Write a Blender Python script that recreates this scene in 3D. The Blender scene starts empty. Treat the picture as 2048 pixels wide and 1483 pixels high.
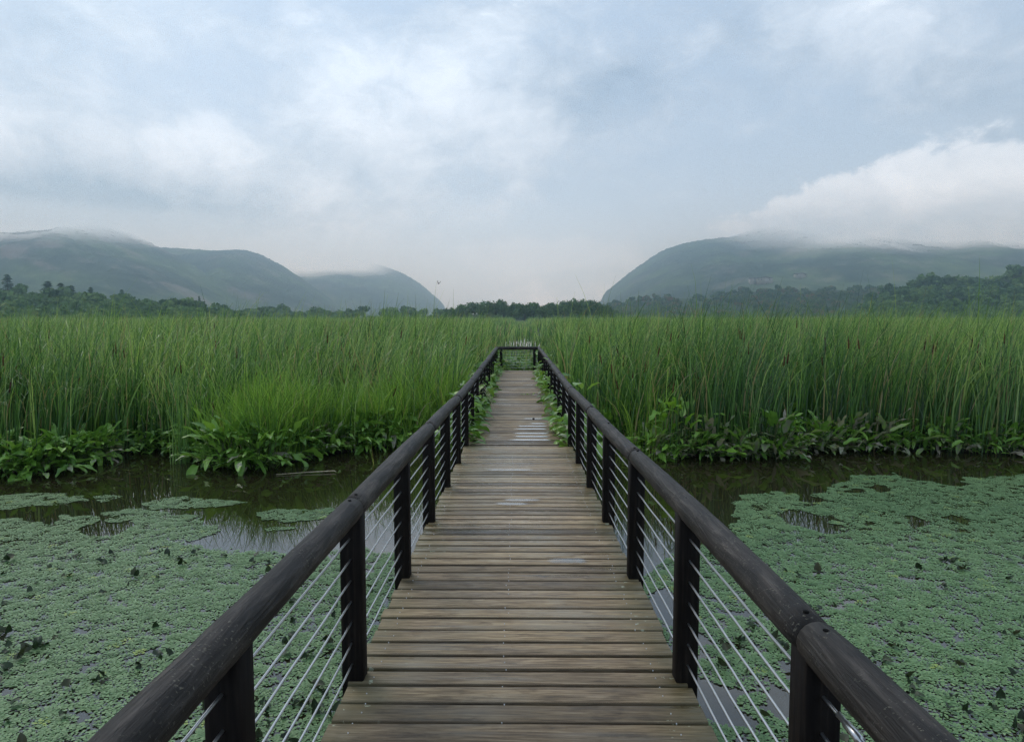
import bpy, math, random
import numpy as np

random.seed(7)
rng = np.random.default_rng(7)
scene = bpy.context.scene
COL = scene.collection
R = math.radians

# ------------------------------------------------------------------ camera
FPX = 1400.0                      # focal length in pixels of the 2048 px wide photograph
PITCH = math.atan(107.5 / FPX)
YAW = R(0.45)
CAMZ = 2.35                       # above the water (z = 0)
cd = bpy.data.cameras.new('camera')
cam = bpy.data.objects.new('camera', cd)
COL.objects.link(cam)
cam.location = (0, 0, CAMZ)
cam.rotation_euler = (R(90) - PITCH, 0, YAW)
cd.sensor_width = 36
cd.lens = FPX / 2048 * 36
cd.clip_start = 0.05
cd.clip_end = 30000
scene.camera = cam

# ------------------------------------------------------------------ sky and sun
SUN_EL, SUN_AZ = R(48), R(-40)    # azimuth measured from +Y (the view) towards +X
scene.view_settings.view_transform = 'Standard'
scene.view_settings.look = 'None'
scene.view_settings.exposure = 0.55
scene.view_settings.gamma = 1.0
scene.cycles.use_denoising = True
scene.cycles.denoiser = 'OPENIMAGEDENOISE'
scene.cycles.denoising_prefilter = 'NONE'
scene.cycles.denoising_input_passes = 'RGB_ALBEDO_NORMAL'
scene.cycles.use_adaptive_sampling = False
scene.cycles.max_bounces = 6
scene.cycles.diffuse_bounces = 3
scene.cycles.glossy_bounces = 3
scene.cycles.transmission_bounces = 4
scene.cycles.transparent_max_bounces = 12
scene.cycles.volume_bounces = 1
scene.cycles.filter_width = 1.5

world = bpy.data.worlds.new('World')
scene.world = world
world.use_nodes = True


class NT:
    """a few short cuts for node trees"""
    def __init__(s, tree):
        s.t = tree
        tree.nodes.clear()

    def n(s, typ, **kw):
        nd = s.t.nodes.new(typ)
        for k, v in kw.items():
            if k == 'inp':
                for a, b in v.items():
                    s.set(nd.inputs[a], b)
            else:
                setattr(nd, k, v)
        return nd

    def set(s, sock, v):
        if isinstance(v, bpy.types.NodeSocket):
            s.t.links.new(v, sock)
        elif isinstance(v, (tuple, list)) and len(v) == 3 and sock.type == 'RGBA':
            sock.default_value = (*v, 1)
        else:
            sock.default_value = v

    def math(s, op, a, b=None, c=None, clamp=False):
        nd = s.n('ShaderNodeMath', operation=op, use_clamp=clamp)
        s.set(nd.inputs[0], a)
        if b is not None:
            s.set(nd.inputs[1], b)
        if c is not None:
            s.set(nd.inputs[2], c)
        return nd.outputs[0]

    def vmath(s, op, a, b=None):
        nd = s.n('ShaderNodeVectorMath', operation=op)
        s.set(nd.inputs[0], a)
        if b is not None:
            if op == 'SCALE':
                s.set(nd.inputs['Scale'], b)
            else:
                s.set(nd.inputs[1], b)
        return nd.outputs['Value'] if op in ('LENGTH', 'DISTANCE', 'DOT_PRODUCT') else nd.outputs[0]

    def mix(s, f, a, b, blend='MIX'):
        nd = s.n('ShaderNodeMix', data_type='RGBA', blend_type=blend)
        s.set(nd.inputs[0], f)
        s.set(nd.inputs[6], a)
        s.set(nd.inputs[7], b)
        return nd.outputs[2]

    def mr(s, v, a, b, c=0.0, d=1.0, smooth=True):
        nd = s.n('ShaderNodeMapRange', interpolation_type='SMOOTHSTEP' if smooth else 'LINEAR')
        for i, x in enumerate((v, a, b, c, d)):
            s.set(nd.inputs[i], x)
        return nd.outputs[0]

    def noise(s, vec, scale, detail=4, rough=0.5, dist=0.0, out=0):
        nd = s.n('ShaderNodeTexNoise')
        s.set(nd.inputs['Vector'], vec)
        s.set(nd.inputs['Scale'], scale)
        s.set(nd.inputs['Detail'], detail)
        s.set(nd.inputs['Roughness'], rough)
        s.set(nd.inputs['Distortion'], dist)
        return nd.outputs[out]

    def ramp(s, f, stops):
        nd = s.n('ShaderNodeValToRGB')
        cr = nd.color_ramp
        while len(cr.elements) < len(stops):
            cr.elements.new(0.5)
        for e, (p, c) in zip(cr.elements, stops):
            e.position = p
            e.color = (*c, 1)
        s.set(nd.inputs[0], f)
        return nd.outputs[0]

    def mapping(s, vec, scale=(1, 1, 1), loc=(0, 0, 0), rot=(0, 0, 0)):
        nd = s.n('ShaderNodeMapping')
        s.set(nd.inputs[0], vec)
        nd.inputs['Location'].default_value = loc
        nd.inputs['Rotation'].default_value = rot
        nd.inputs['Scale'].default_value = scale
        return nd.outputs[0]


_F = np.array((-math.sin(YAW) * math.cos(PITCH), math.cos(YAW) * math.cos(PITCH), -math.sin(PITCH)))
_R = np.array((math.cos(YAW), math.sin(YAW), 0.0))
_U = np.cross(_R, _F)


def ray(px, py):
    d = _F * FPX + _R * (px - 1024) + _U * (741.5 - py)
    return d / np.linalg.norm(d)


def at(px, py, z=0.0):
    """the point at height z seen at that spot of the photograph"""
    d = ray(px, py)
    k = (z - CAMZ) / d[2]
    return np.array((0, 0, CAMZ)) + d * k


def at_dist(px, py, Y):
    d = ray(px, py)
    return np.array((0, 0, CAMZ)) + d * (Y / d[1])


# world: Nishita sky behind broken stratus and cumulus, all in world directions
w = NT(world.node_tree)
tc = w.n('ShaderNodeTexCoord')
D = tc.outputs['Generated']
sky = w.n('ShaderNodeTexSky', sky_type='NISHITA')
sky.sun_disc = False
sky.sun_elevation = SUN_EL
sky.sun_rotation = SUN_AZ
sky.air_density = 1.0
sky.dust_density = 2.2
sky.ozone_density = 1.5


def blob(px, py, sx, sy, soft=1.0):
    """1 at a direction, fading to 0 at a distance of sx, sy (pixels at the photo's focal length)"""
    c = ray(px, py)
    v = w.vmath('SUBTRACT', D, tuple(c))
    v = w.mapping(v, scale=(FPX / sx, 1.0, FPX / sy))
    ln = w.vmath('LENGTH', v)
    return w.mr(ln, 1.0 - soft, 1.0, 1.0, 0.0)


def wsum(items):
    acc = None
    for k, b in items:
        t = w.math('MULTIPLY', b, k)
        acc = t if acc is None else w.math('ADD', acc, t)
    return acc


warp = w.noise(w.mapping(D, scale=(1.0, 0.6, 1.7)), 4.5, 4, 0.55, out=1)
wv = w.vmath('SCALE', w.vmath('SUBTRACT', warp, (0.5, 0.5, 0.5)), 0.20)
DW = w.vmath('ADD', w.mapping(D, scale=(1.0, 0.8, 1.75), loc=(0.37, 0.1, 0.23), rot=(0, R(-10), 0)), wv)
n_big = w.noise(DW, 3.4, 10, 0.58)
n_mid = w.noise(w.vmath('ADD', DW, (3.1, 0.7, 1.9)), 8.0, 10, 0.60)
n_soft = w.noise(w.vmath('ADD', DW, (1.3, 5.2, 0.4)), 3.2, 5, 0.50)
n_puff = w.noise(w.vmath('ADD', w.mapping(D, scale=(1.0, 1.0, 1.25)), w.vmath('SCALE', wv, 0.5)), 17.0, 8, 0.58)
bias = wsum([(0.16, blob(150, 330, 900, 420)), (0.16, blob(850, 230, 520, 260)), (0.10, blob(1050, 90, 700, 180)),
             (-0.20, blob(1390, 400, 420, 210)), (-0.20, blob(1280, 10, 380, 110)), (-0.16, blob(400, 170, 230, 110)),
             (0.06, blob(1700, 180, 600, 200)), (-0.12, blob(1050, 480, 380, 120))])
cov = w.math('ADD', w.math('MULTIPLY_ADD', n_mid, 0.45, w.math('MULTIPLY', n_big, 0.85)), bias)
mask = w.mr(cov, 0.52, 0.84, 0.05, 0.96)
puff = w.math('SUBTRACT', n_puff, 0.5)
mid = w.math('SUBTRACT', n_mid, 0.5)
# the cloud bank that sits on the right-hand ridge: crisp bumpy top, soft grey base
capv = w.math('ADD', blob(1880, 475, 470, 165, 0.9), w.math('ADD', w.math('MULTIPLY', mid, 0.9), w.math('MULTIPLY', puff, 0.75)))
capv = w.math('ADD', capv, w.math('MULTIPLY', blob(2250, 400, 560, 240, 0.9), 0.5))
cap = w.mr(capv, 0.20, 0.36)
low = w.mr(w.math('ADD', blob(130, 480, 560, 110, 0.9), w.math('MULTIPLY', mid, 0.9)), 0.2, 0.6)
low2 = w.mr(w.math('ADD', blob(640, 500, 260, 70, 0.95), w.math('MULTIPLY', mid, 0.9)), 0.2, 0.7)
low3 = w.mr(w.math('ADD', blob(1100, 510, 330, 70, 0.95), w.math('ADD', w.math('MULTIPLY', puff, 1.2), w.math('MULTIPLY', mid, 0.9))), 0.35, 0.8)
shade = w.math('ADD', w.math('MULTIPLY', w.math('SUBTRACT', n_soft, 0.5), 1.7), w.math('ADD', w.math('MULTIPLY', mid, 1.25), w.math('MULTIPLY', puff, 0.7)))
shade = w.math('ADD', w.math('ADD', shade, 0.47), wsum([
    (0.34, blob(180, 240, 360, 170)), (-0.34, blob(150, 395, 600, 90)), (0.30, blob(880, 190, 300, 150)), (0.22, blob(1060, 80, 300, 100)),
    (-0.26, blob(880, 390, 480, 110)), (-0.20, blob(1250, 200, 260, 130)), (-0.14, blob(1800, 60, 500, 160))]))
ccol = w.mix(w.mr(shade, 0.0, 1.0, 0.0, 1.0, False), (2.15, 2.5, 2.9), (6.9, 6.9, 7.0))
skyc = w.vmath('MULTIPLY', sky.outputs[0], (0.56, 0.55, 0.56))
skyc = w.mix(0.7, skyc, (4.2, 4.65, 5.15))
c1 = w.mix(mask, skyc, ccol)
zdir = w.n('ShaderNodeSeparateXYZ', inp={0: D}).outputs[2]
capshade = w.math('ADD', w.math('ADD', w.math('MULTIPLY', mid, 1.0), w.math('MULTIPLY', puff, 0.9)), w.mr(zdir, 0.10, 0.17, 0.10, 0.80))
capcol = w.mix(w.mr(capshade, 0, 1, 0, 1, False), (3.1, 3.45, 3.85), (6.9, 6.95, 7.05))
c2 = w.mix(w.math('MULTIPLY', low3, 0.5), c1, (4.9, 5.15, 5.4))
c2 = w.mix(cap, c2, capcol)
c2 = w.mix(w.math('MULTIPLY', low, 0.7), c2, (3.7, 4.05, 4.4))
c2 = w.mix(w.math('MULTIPLY', low2, 0.7), c2, (4.3, 4.65, 5.0))
c2 = w.vmath('MULTIPLY', c2, (0.80, 0.925, 1.05))
# an overcast sky is brightest low down
c2 = w.vmath('SCALE', c2, w.mr(w.math('ABSOLUTE', zdir), 0.0, 0.26, 1.42, 1.0))
bg = w.n('ShaderNodeBackground', inp={'Color': c2, 'Strength': 0.118})
wo = w.n('ShaderNodeOutputWorld')
w.t.links.new(bg.outputs[0], wo.inputs[0])

sl = bpy.data.lights.new('sun', 'SUN')
sl.energy = 0.6
sl.angle = R(20)
sl.color = (1.0, 0.96, 0.9)
sun = bpy.data.objects.new('sun', sl)
COL.objects.link(sun)
sun.rotation_euler = (R(90) - SUN_EL, 0, math.pi - SUN_AZ)


# ------------------------------------------------------------------ helpers
def tag(o, label=None, cat=None, group=None, kind=None):
    if label:
        o['label'] = label
    if cat:
        o['category'] = cat
    if group:
        o['group'] = group
    if kind:
        o['kind'] = kind
    return o


def link(o, parent=None):
    COL.objects.link(o)
    if parent is not None:
        o.parent = parent
    return o


def empty(name, loc=(0, 0, 0)):
    o = bpy.data.objects.new(name, None)
    o.location = loc
    o.empty_display_size = 0.2
    return link(o)


def np_mesh(name, V, Q, mats, midx=None, attrs=None, smooth=False):
    """mesh data from a vertex array and an array of quads"""
    me = bpy.data.meshes.new(name)
    V = np.asarray(V, dtype=np.float32).reshape(-1, 3)
    Q = np.asarray(Q, dtype=np.int32)
    nf, k = Q.shape
    me.vertices.add(len(V))
    me.vertices.foreach_set('co', V.ravel())
    me.loops.add(nf * k)
    me.loops.foreach_set('vertex_index', Q.ravel())
    me.polygons.add(nf)
    me.polygons.foreach_set('loop_start', np.arange(0, nf * k, k, dtype=np.int32))
    me.polygons.foreach_set('loop_total', np.full(nf, k, dtype=np.int32))
    if smooth:
        me.polygons.foreach_set('use_smooth', np.ones(nf, dtype=bool))
    for m in mats if isinstance(mats, (list, tuple)) else [mats]:
        me.materials.append(m)
    if midx is not None:
        me.polygons.foreach_set('material_index', np.asarray(midx, dtype=np.int32))
    for an, av in (attrs or {}).items():
        a = me.attributes.new(an, 'FLOAT', 'POINT')
        a.data.foreach_set('value', np.asarray(av, dtype=np.float32).ravel())
    me.update(calc_edges=True)
    me.validate()
    return me


def np_obj(name, V, Q, mats, parent=None, **kw):
    return link(bpy.data.objects.new(name, np_mesh(name, V, Q, mats, **kw)), parent)


class Geo:
    """collects quads with a tint attribute"""
    def __init__(s):
        s.V, s.Q, s.A, s.M, s.n = [], [], [], [], 0

    def add(s, V, Q, tint=0.5, mat=0):
        V = np.asarray(V, dtype=np.float64).reshape(-1, 3)
        Q = np.asarray(Q, dtype=np.int64).reshape(-1, 4)
        s.V.append(V)
        s.Q.append(Q + s.n)
        s.A.append(np.broadcast_to(np.asarray(tint, dtype=np.float64), (len(V),)))
        s.M.append(np.full(len(Q), mat))
        s.n += len(V)

    def box(s, lo, hi, tint=0.5, mat=0):
        (a, b, c), (d, e, f) = lo, hi
        V = [(a, b, c), (d, b, c), (d, e, c), (a, e, c), (a, b, f), (d, b, f), (d, e, f), (a, e, f)]
        s.add(V, [(0, 3, 2, 1), (4, 5, 6, 7), (0, 1, 5, 4), (1, 2, 6, 5), (2, 3, 7, 6), (3, 0, 4, 7)], tint, mat)

    def tube(s, pts, rad, sides=8, tint=0.5, mat=0, caps=True):
        pts = np.asarray(pts, dtype=float)
        n = len(pts)
        rad = np.broadcast_to(np.asarray(rad, dtype=float), (n,))
        T = np.gradient(pts, axis=0)
        T /= np.linalg.norm(T, axis=1)[:, None] + 1e-12
        ref = np.array((0, 0, 1.0)) if abs(T[0][2]) < 0.9 else np.array((1.0, 0, 0))
        A = np.cross(T, ref)
        A /= np.linalg.norm(A, axis=1)[:, None] + 1e-12
        B = np.cross(T, A)
        ang = np.linspace(0, 2 * math.pi, sides, endpoint=False)
        V = pts[:, None, :] + rad[:, None, None] * (A[:, None, :] * np.cos(ang)[None, :, None] + B[:, None, :] * np.sin(ang)[None, :, None])
        Q = []
        for i in range(n - 1):
            for j in range(sides):
                k = (j + 1) % sides
                Q.append((i * sides + j, i * sides + k, (i + 1) * sides + k, (i + 1) * sides + j))
        V = V.reshape(-1, 3)
        if caps and sides % 2 == 0:
            h = sides // 2
            for o, flip in ((0, True), ((n - 1) * sides, False)):
                for j in range(h - 1):
                    q = (o + j, o + j + 1, o + sides - 2 - j, o + sides - 1 - j)
                    Q.append(q[::-1] if flip else q)
        s.add(V, Q, tint, mat)

    def build(s, name, mats, parent=None, smooth=False):
        return np_obj(name, np.concatenate(s.V), np.concatenate(s.Q), mats, parent, midx=np.concatenate(s.M),
                      attrs={'tint': np.concatenate(s.A)}, smooth=smooth)


def smoothstep(a, b, x):
    t = np.clip((x - a) / (b - a), 0, 1)
    return t * t * (3 - 2 * t)


_perm = np.random.default_rng(3).random((256, 256))


def vnoise(x, y, octaves=4, rough=0.5):
    """value noise 0..1"""
    x = np.asarray(x, dtype=float)
    y = np.asarray(y, dtype=float)
    tot = np.zeros(np.broadcast(x, y).shape)
    amp, norm = 1.0, 0.0
    for o in range(octaves):
        xi, yi = np.floor(x).astype(int), np.floor(y).astype(int)
        fx, fy = x - xi, y - yi
        fx, fy = fx * fx * (3 - 2 * fx), fy * fy * (3 - 2 * fy)
        g = lambda a, b: _perm[(a + 37 * o) % 256, (b + 91 * o) % 256]
        v = (g(xi, yi) * (1 - fx) + g(xi + 1, yi) * fx) * (1 - fy) + (g(xi, yi + 1) * (1 - fx) + g(xi + 1, yi + 1) * fx) * fy
        tot += v * amp
        norm += amp
        amp *= rough
        x, y = x * 2.03 + 11.3, y * 2.03 + 7.7
    return tot / norm


def in_poly(x, y, poly):
    poly = np.asarray(poly)[:, :2]
    inside = np.zeros(np.shape(x), dtype=bool)
    j = len(poly) - 1
    for i in range(len(poly)):
        xi, yi = poly[i]
        xj, yj = poly[j]
        c = ((yi > y) != (yj > y)) & (x < (xj - xi) * (y - yi) / (yj - yi + 1e-12) + xi)
        inside ^= c
        j = i
    return inside


# ------------------------------------------------------------------ materials
def material(name):
    m = bpy.data.materials.new(name)
    m.use_nodes = True
    t = NT(m.node_tree)
    t.out = t.n('ShaderNodeOutputMaterial')
    t.b = t.n('ShaderNodeBsdfPrincipled')
    t.t.links.new(t.b.outputs[0], t.out.inputs[0])
    t.tc = t.n('ShaderNodeTexCoord')
    t.obj = t.tc.outputs['Object']
    t.geo = t.n('ShaderNodeNewGeometry')
    return m, t


def put(t, **kw):
    names = {'color': 'Base Color', 'rough': 'Roughness', 'spec': 'Specular IOR Level', 'metal': 'Metallic', 'normal': 'Normal', 'ior': 'IOR', 'alpha': 'Alpha', 'coat': 'Coat Weight', 'coat_rough': 'Coat Roughness'}
    for k, v in kw.items():
        t.set(t.b.inputs[names[k]], v)


def bump(t, h, strength=0.3, dist=0.01):
    nd = t.n('ShaderNodeBump')
    t.set(nd.inputs['Height'], h)
    nd.inputs['Strength'].default_value = strength
    nd.inputs['Distance'].default_value = dist
    return nd.outputs[0]


def attr(t, name='tint'):
    return t.n('ShaderNodeAttribute', attribute_name=name).outputs['Fac']


def leaf_material(name, stops, rough=0.45, spec=0.4, trans=0.35, noise_scale=None, tboost=1.5):
    m, t = material(name)
    f = attr(t)
    if noise_scale:
        f = t.math('ADD', f, t.math('MULTIPLY', t.math('SUBTRACT', t.noise(t.obj, noise_scale, 3), 0.5), 0.5))
    c = t.ramp(f, stops)
    put(t, color=c, rough=rough, spec=spec)
    if trans:
        tr = t.n('ShaderNodeBsdfTranslucent')
        t.set(tr.inputs[0], t.vmath('MULTIPLY', c, (tboost, tboost, tboost * 0.6)))
        mx = t.n('ShaderNodeMixShader')
        mx.inputs[0].default_value = trans
        t.t.links.new(t.b.outputs[0], mx.inputs[1])
        t.t.links.new(tr.outputs[0], mx.inputs[2])
        t.t.links.new(mx.outputs[0], t.out.inputs[0])
    return m


M = {}
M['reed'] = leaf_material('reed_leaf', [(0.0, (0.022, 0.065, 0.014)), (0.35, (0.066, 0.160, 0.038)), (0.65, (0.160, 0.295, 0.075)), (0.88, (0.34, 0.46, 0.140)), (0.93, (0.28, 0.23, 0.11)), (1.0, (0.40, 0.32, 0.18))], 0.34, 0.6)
M['grass'] = leaf_material('bright_grass', [(0.0, (0.06, 0.14, 0.022)), (0.5, (0.18, 0.34, 0.045)), (0.9, (0.32, 0.48, 0.09)), (1.0, (0.36, 0.32, 0.12))], 0.45, 0.4)
M['seed'] = leaf_material('cattail_head', [(0.0, (0.05, 0.024, 0.013)), (1.0, (0.14, 0.07, 0.035))], 0.9, 0.1, 0)
M['broad'] = leaf_material('broad_leaf', [(0.0, (0.06, 0.145, 0.030)), (0.45, (0.155, 0.31, 0.05)), (0.75, (0.25, 0.43, 0.075)), (0.86, (0.25, 0.30, 0.17)), (0.94, (0.27, 0.26, 0.20)), (1.0, (0.34, 0.30, 0.24))], 0.35, 0.5, 0.25, 14)
M['lime'] = leaf_material('lime_leaf', [(0.0, (0.11, 0.24, 0.03)), (0.6, (0.21, 0.40, 0.05)), (1.0, (0.30, 0.46, 0.08))], 0.35, 0.5, 0.3, 14)
M['stalk'] = leaf_material('leaf_stalk', [(0.0, (0.05, 0.10, 0.03)), (1.0, (0.12, 0.14, 0.06))], 0.5, 0.3, 0)
M['float'] = leaf_material('floating_leaf', [(0.0, (0.035, 0.090, 0.025)), (0.25, (0.090, 0.180, 0.066)), (0.6, (0.162, 0.272, 0.112)), (0.88, (0.235, 0.350, 0.150)), (0.96, (0.24, 0.36, 0.08)), (1.0, (0.42, 0.42, 0.12))], 0.5, 0.3, 0)
M['curled'] = leaf_material('curled_leaf', [(0.0, (0.012, 0.022, 0.008)), (0.6, (0.03, 0.055, 0.02)), (1.0, (0.06, 0.06, 0.03))], 0.5, 0.4, 0.1)

# weathered planks
m, t = material('weathered_planks')
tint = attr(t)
pv = t.vmath('ADD', t.obj, t.n('ShaderNodeCombineXYZ', inp={0: t.math('MULTIPLY', tint, 37.0), 2: t.math('MULTIPLY', tint, 11.0)}).outputs[0])
g1 = t.noise(t.mapping(pv, scale=(1.6, 30, 30)), 3.4, 8, 0.70)
g2 = t.noise(t.mapping(pv, scale=(0.5, 9, 9)), 2.0, 4, 0.6)
g3 = t.noise(t.obj, 1.3, 4, 0.55)
base = t.ramp(g1, [(0.27, (0.042, 0.028, 0.017)), (0.43, (0.225, 0.152, 0.080)), (0.57, (0.430, 0.315, 0.190)), (0.74, (0.64, 0.515, 0.355))])
base = t.mix(t.mr(g2, 0.35, 0.7), base, t.vmath('MULTIPLY', base, (0.55, 0.52, 0.48)))
grey = t.mr(t.math('ADD', g3, t.math('MULTIPLY', g2, 0.5)), 0.72, 0.95)
base = t.mix(t.math('MULTIPLY', grey, 0.45), base, (0.36, 0.335, 0.30))
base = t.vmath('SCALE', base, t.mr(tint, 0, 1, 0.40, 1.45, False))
blot = t.mr(t.noise(t.mapping(pv, scale=(2.2, 6, 6)), 2.6, 5, 0.6), 0.54, 0.68)
base = t.mix(t.math('MULTIPLY', blot, 0.65), base, t.vmath('MULTIPLY', base, (0.38, 0.34, 0.30)))
# green algae towards the outer edges
ax = t.math('ABSOLUTE', t.n('ShaderNodeSeparateXYZ', inp={0: t.obj}).outputs[0])
alg = t.math('MULTIPLY', t.mr(t.math('ADD', ax, t.math('MULTIPLY', g3, 0.5)), 0.72, 1.0), 0.45)
base = t.mix(alg, base, (0.125, 0.112, 0.040))
base = t.mix(t.math('MULTIPLY', t.mr(g3, 0.40, 0.62), 0.32), base, t.vmath('MULTIPLY', base, (1.02, 0.93, 0.58)))
lich = t.noise(t.obj, 19, 3, 0.6)
lm = t.math('MULTIPLY', t.mr(lich, 0.66, 0.70), t.mr(t.math('ADD', ax, t.math('MULTIPLY', g3, 0.35)), 0.68, 0.86))
base = t.mix(lm, base, (0.36, 0.38, 0.27))
sy = t.n('ShaderNodeSeparateXYZ', inp={0: t.obj}).outputs[1]
wet = t.math('MULTIPLY_ADD', g2, 0.8, t.noise(t.mapping(t.obj, scale=(1.2, 0.9, 1)), 1.3, 4, 0.55))
wet = t.math('ADD', wet, t.math('MULTIPLY', t.math('MULTIPLY', t.mr(sy, 3.5, 6.0), t.mr(sy, 11.0, 8.0)), 0.16))
wet = t.mr(wet, 0.86, 1.16)
put(t, color=base, rough=t.mr(wet, 0, 1, 0.62, 0.24, False), spec=0.5, normal=bump(t, g1, 0.7, 0.006))
M['plank'] = m

m, t = material('rail_log')
tint = attr(t)
pv = t.vmath('ADD', t.obj, t.n('ShaderNodeCombineXYZ', inp={0: t.math('MULTIPLY', tint, 7.0), 1: t.math('MULTIPLY', tint, 31.0)}).outputs[0])
g1 = t.noise(t.mapping(pv, scale=(22, 1.3, 22)), 2.4, 6, 0.62, 0.8)
g2 = t.noise(t.mapping(pv, scale=(3, 1, 3)), 2.5, 5, 0.6, 1.2)
base = t.ramp(g1, [(0.28, (0.007, 0.0055, 0.005)), (0.48, (0.032, 0.026, 0.022)), (0.72, (0.115, 0.098, 0.084))])
base = t.mix(t.mr(g2, 0.35, 0.65), t.vmath('MULTIPLY', base, (0.42, 0.42, 0.44)), base)
worn = t.mr(t.noise(t.mapping(pv, scale=(5, 1.1, 5)), 1.8, 5, 0.62, 0.6), 0.50, 0.66)
base = t.mix(t.math('MULTIPLY', worn, 0.55), base, t.vmath('MULTIPLY', base, (2.4, 2.35, 2.3)))
lich = t.math('MAXIMUM', t.noise(pv, 46, 5, 0.75), t.noise(pv, 95, 3, 0.6))
lm = t.math('MULTIPLY', t.math('MULTIPLY', t.mr(lich, 0.60, 0.68), 0.85), t.mr(t.noise(pv, 4.2, 3), 0.44, 0.60))
lm = t.math('MULTIPLY', lm, t.mr(tint, 0.0, 1.0, 0.15, 0.9, False))
base = t.mix(lm, base, (0.27, 0.25, 0.19))
crack = t.mr(t.math('ABSOLUTE', t.math('SUBTRACT', t.noise(t.mapping(pv, scale=(9, 0.5, 9)), 3.0, 2, 0.5, 2.0), 0.5)), 0.002, 0.008)
crack = t.math('MAXIMUM', crack, t.mr(g2, 0.45, 0.55))
hgt = t.math('ADD', g1, t.math('MULTIPLY', lm, 0.4))
base = t.mix(t.math('MULTIPLY', crack, 0.8), (0.004, 0.004, 0.004), base)
put(t, color=base, rough=0.6, spec=0.25, normal=bump(t, hgt, 0.8, 0.008))
M['log'] = m

m, t = material('dark_post_wood')
g1 = t.noise(t.mapping(t.obj, scale=(30, 30, 1.6)), 2.2, 6, 0.6)
base = t.ramp(g1, [(0.3, (0.004, 0.003, 0.003)), (0.55, (0.011, 0.0085, 0.007)), (0.8, (0.034, 0.025, 0.019))])
put(t, color=base, rough=0.7, spec=0.12, normal=bump(t, g1, 0.5, 0.004))
M['post'] = m

m, t = material('steel_cable')
put(t, color=(0.56, 0.57, 0.58), metal=1.0, rough=0.34)
M['steel'] = m

m, t = material('hole_shade')
put(t, color=(0.004, 0.004, 0.004), rough=0.9, spec=0.1)
M['hole'] = m

m, t = material('pond_water')
wb = t.noise(t.mapping(t.obj, scale=(1.0, 0.6, 1)), 5.0, 3, 0.5)
wb2 = t.noise(t.obj, 0.8, 2, 0.5)
put(t, color=(0.022, 0.019, 0.009), rough=0.012, spec=1.0, ior=1.48, normal=bump(t, t.math('ADD', wb, t.math('MULTIPLY', wb2, 2.0)), 0.012, 0.02))
M['water'] = m

m, t = material('puddle_water')
fr = t.n('ShaderNodeFresnel')
fr.inputs[0].default_value = 1.5
gl = t.n('ShaderNodeBsdfGlossy')
gl.inputs['Roughness'].default_value = 0.10
tp = t.n('ShaderNodeBsdfTransparent')
tp.inputs[0].default_value = (0.97, 0.96, 0.95, 1)
mx = t.n('ShaderNodeMixShader')
t.t.links.new(t.math('MULTIPLY', t.math('MULTIPLY_ADD', fr.outputs[0], 1.9, 0.16, clamp=True), attr(t), clamp=True), mx.inputs[0])
t.t.links.new(tp.outputs[0], mx.inputs[1])
t.t.links.new(gl.outputs[0], mx.inputs[2])
t.t.links.new(mx.outputs[0], t.out.inputs[0])
M['puddle'] = m

m, t = material('marsh_mud')
g1 = t.noise(t.obj, 3.0, 5, 0.6)
put(t, color=t.ramp(g1, [(0.3, (0.010, 0.009, 0.006)), (0.6, (0.025, 0.022, 0.014)), (0.8, (0.03, 0.04, 0.015))]), rough=0.7, normal=bump(t, g1, 0.6, 0.05))
M['mud'] = m

m, t = material('bark')
put(t, color=t.ramp(t.noise(t.mapping(t.obj, scale=(6, 6, 1)), 2.0, 4), [(0.3, (0.03, 0.025, 0.02)), (0.7, (0.10, 0.085, 0.07))]), rough=0.9)
M['bark'] = m

crown_stops = [(0.0, (0.030, 0.075, 0.026)), (0.5, (0.085, 0.160, 0.050)), (0.85, (0.14, 0.23, 0.07)), (1.0, (0.19, 0.27, 0.09))]
M['crown'] = leaf_material('tree_crown', crown_stops, 0.7, 0.04, 0.2)
M['conifer'] = leaf_material('conifer_crown', [(0.0, (0.03, 0.07, 0.03)), (1.0, (0.08, 0.15, 0.055))], 0.7, 0.04, 0.15)
M['wood_mix'] = leaf_material('mixed_wood_crown', [(0.0, (0.035, 0.075, 0.030)), (0.45, (0.075, 0.135, 0.045)), (0.72, (0.12, 0.175, 0.058)), (0.82, (0.16, 0.15, 0.065)), (0.92, (0.20, 0.135, 0.07)), (1.0, (0.21, 0.11, 0.065))], 0.7, 0.04, 0.2)

# ------------------------------------------------------------------ lie of the land
def deck_z(y):
    y = np.asarray(y, dtype=float)
    return np.where(y < 9.85, 0.803 - 0.0266 * y, 0.541 - (y - 9.85) * 0.0035)


def at_deck(px, py):
    z = 0.7
    for _ in range(12):
        p = at(px, py, z)
        z = float(deck_z(p[1]))
    return at(px, py, z)


bank_px = [(-600, 985), (0, 957), (60, 957), (120, 942), (185, 930), (212, 905), (330, 908), (400, 928), (440, 944), (530, 944), (600, 925), (640, 915), (730, 905), (860, 893),
           (1200, 893), (1270, 912), (1340, 922), (1500, 918), (1560, 922), (1612, 906), (1830, 906), (1900, 908), (2048, 912), (2700, 915)]
_b = np.array([at(px, py) for px, py in bank_px])


def bank_y(x):
    return np.interp(x, _b[:, 0], _b[:, 1])


def ground_z(x, y):
    d = y - bank_y(x)
    z = -0.7 + 0.76 * smoothstep(-0.5, 0.5, d)
    chan = smoothstep(2.4, 1.7, np.abs(x - 0.05 - 0.004 * y)) * smoothstep(50.0, 52.0, y) * smoothstep(83, 80, y)
    z = z - 0.75 * chan
    return z + (vnoise(x * 0.9, y * 0.9, 3) - 0.5) * 0.08 * smoothstep(-0.8, 0.2, d)


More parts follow.
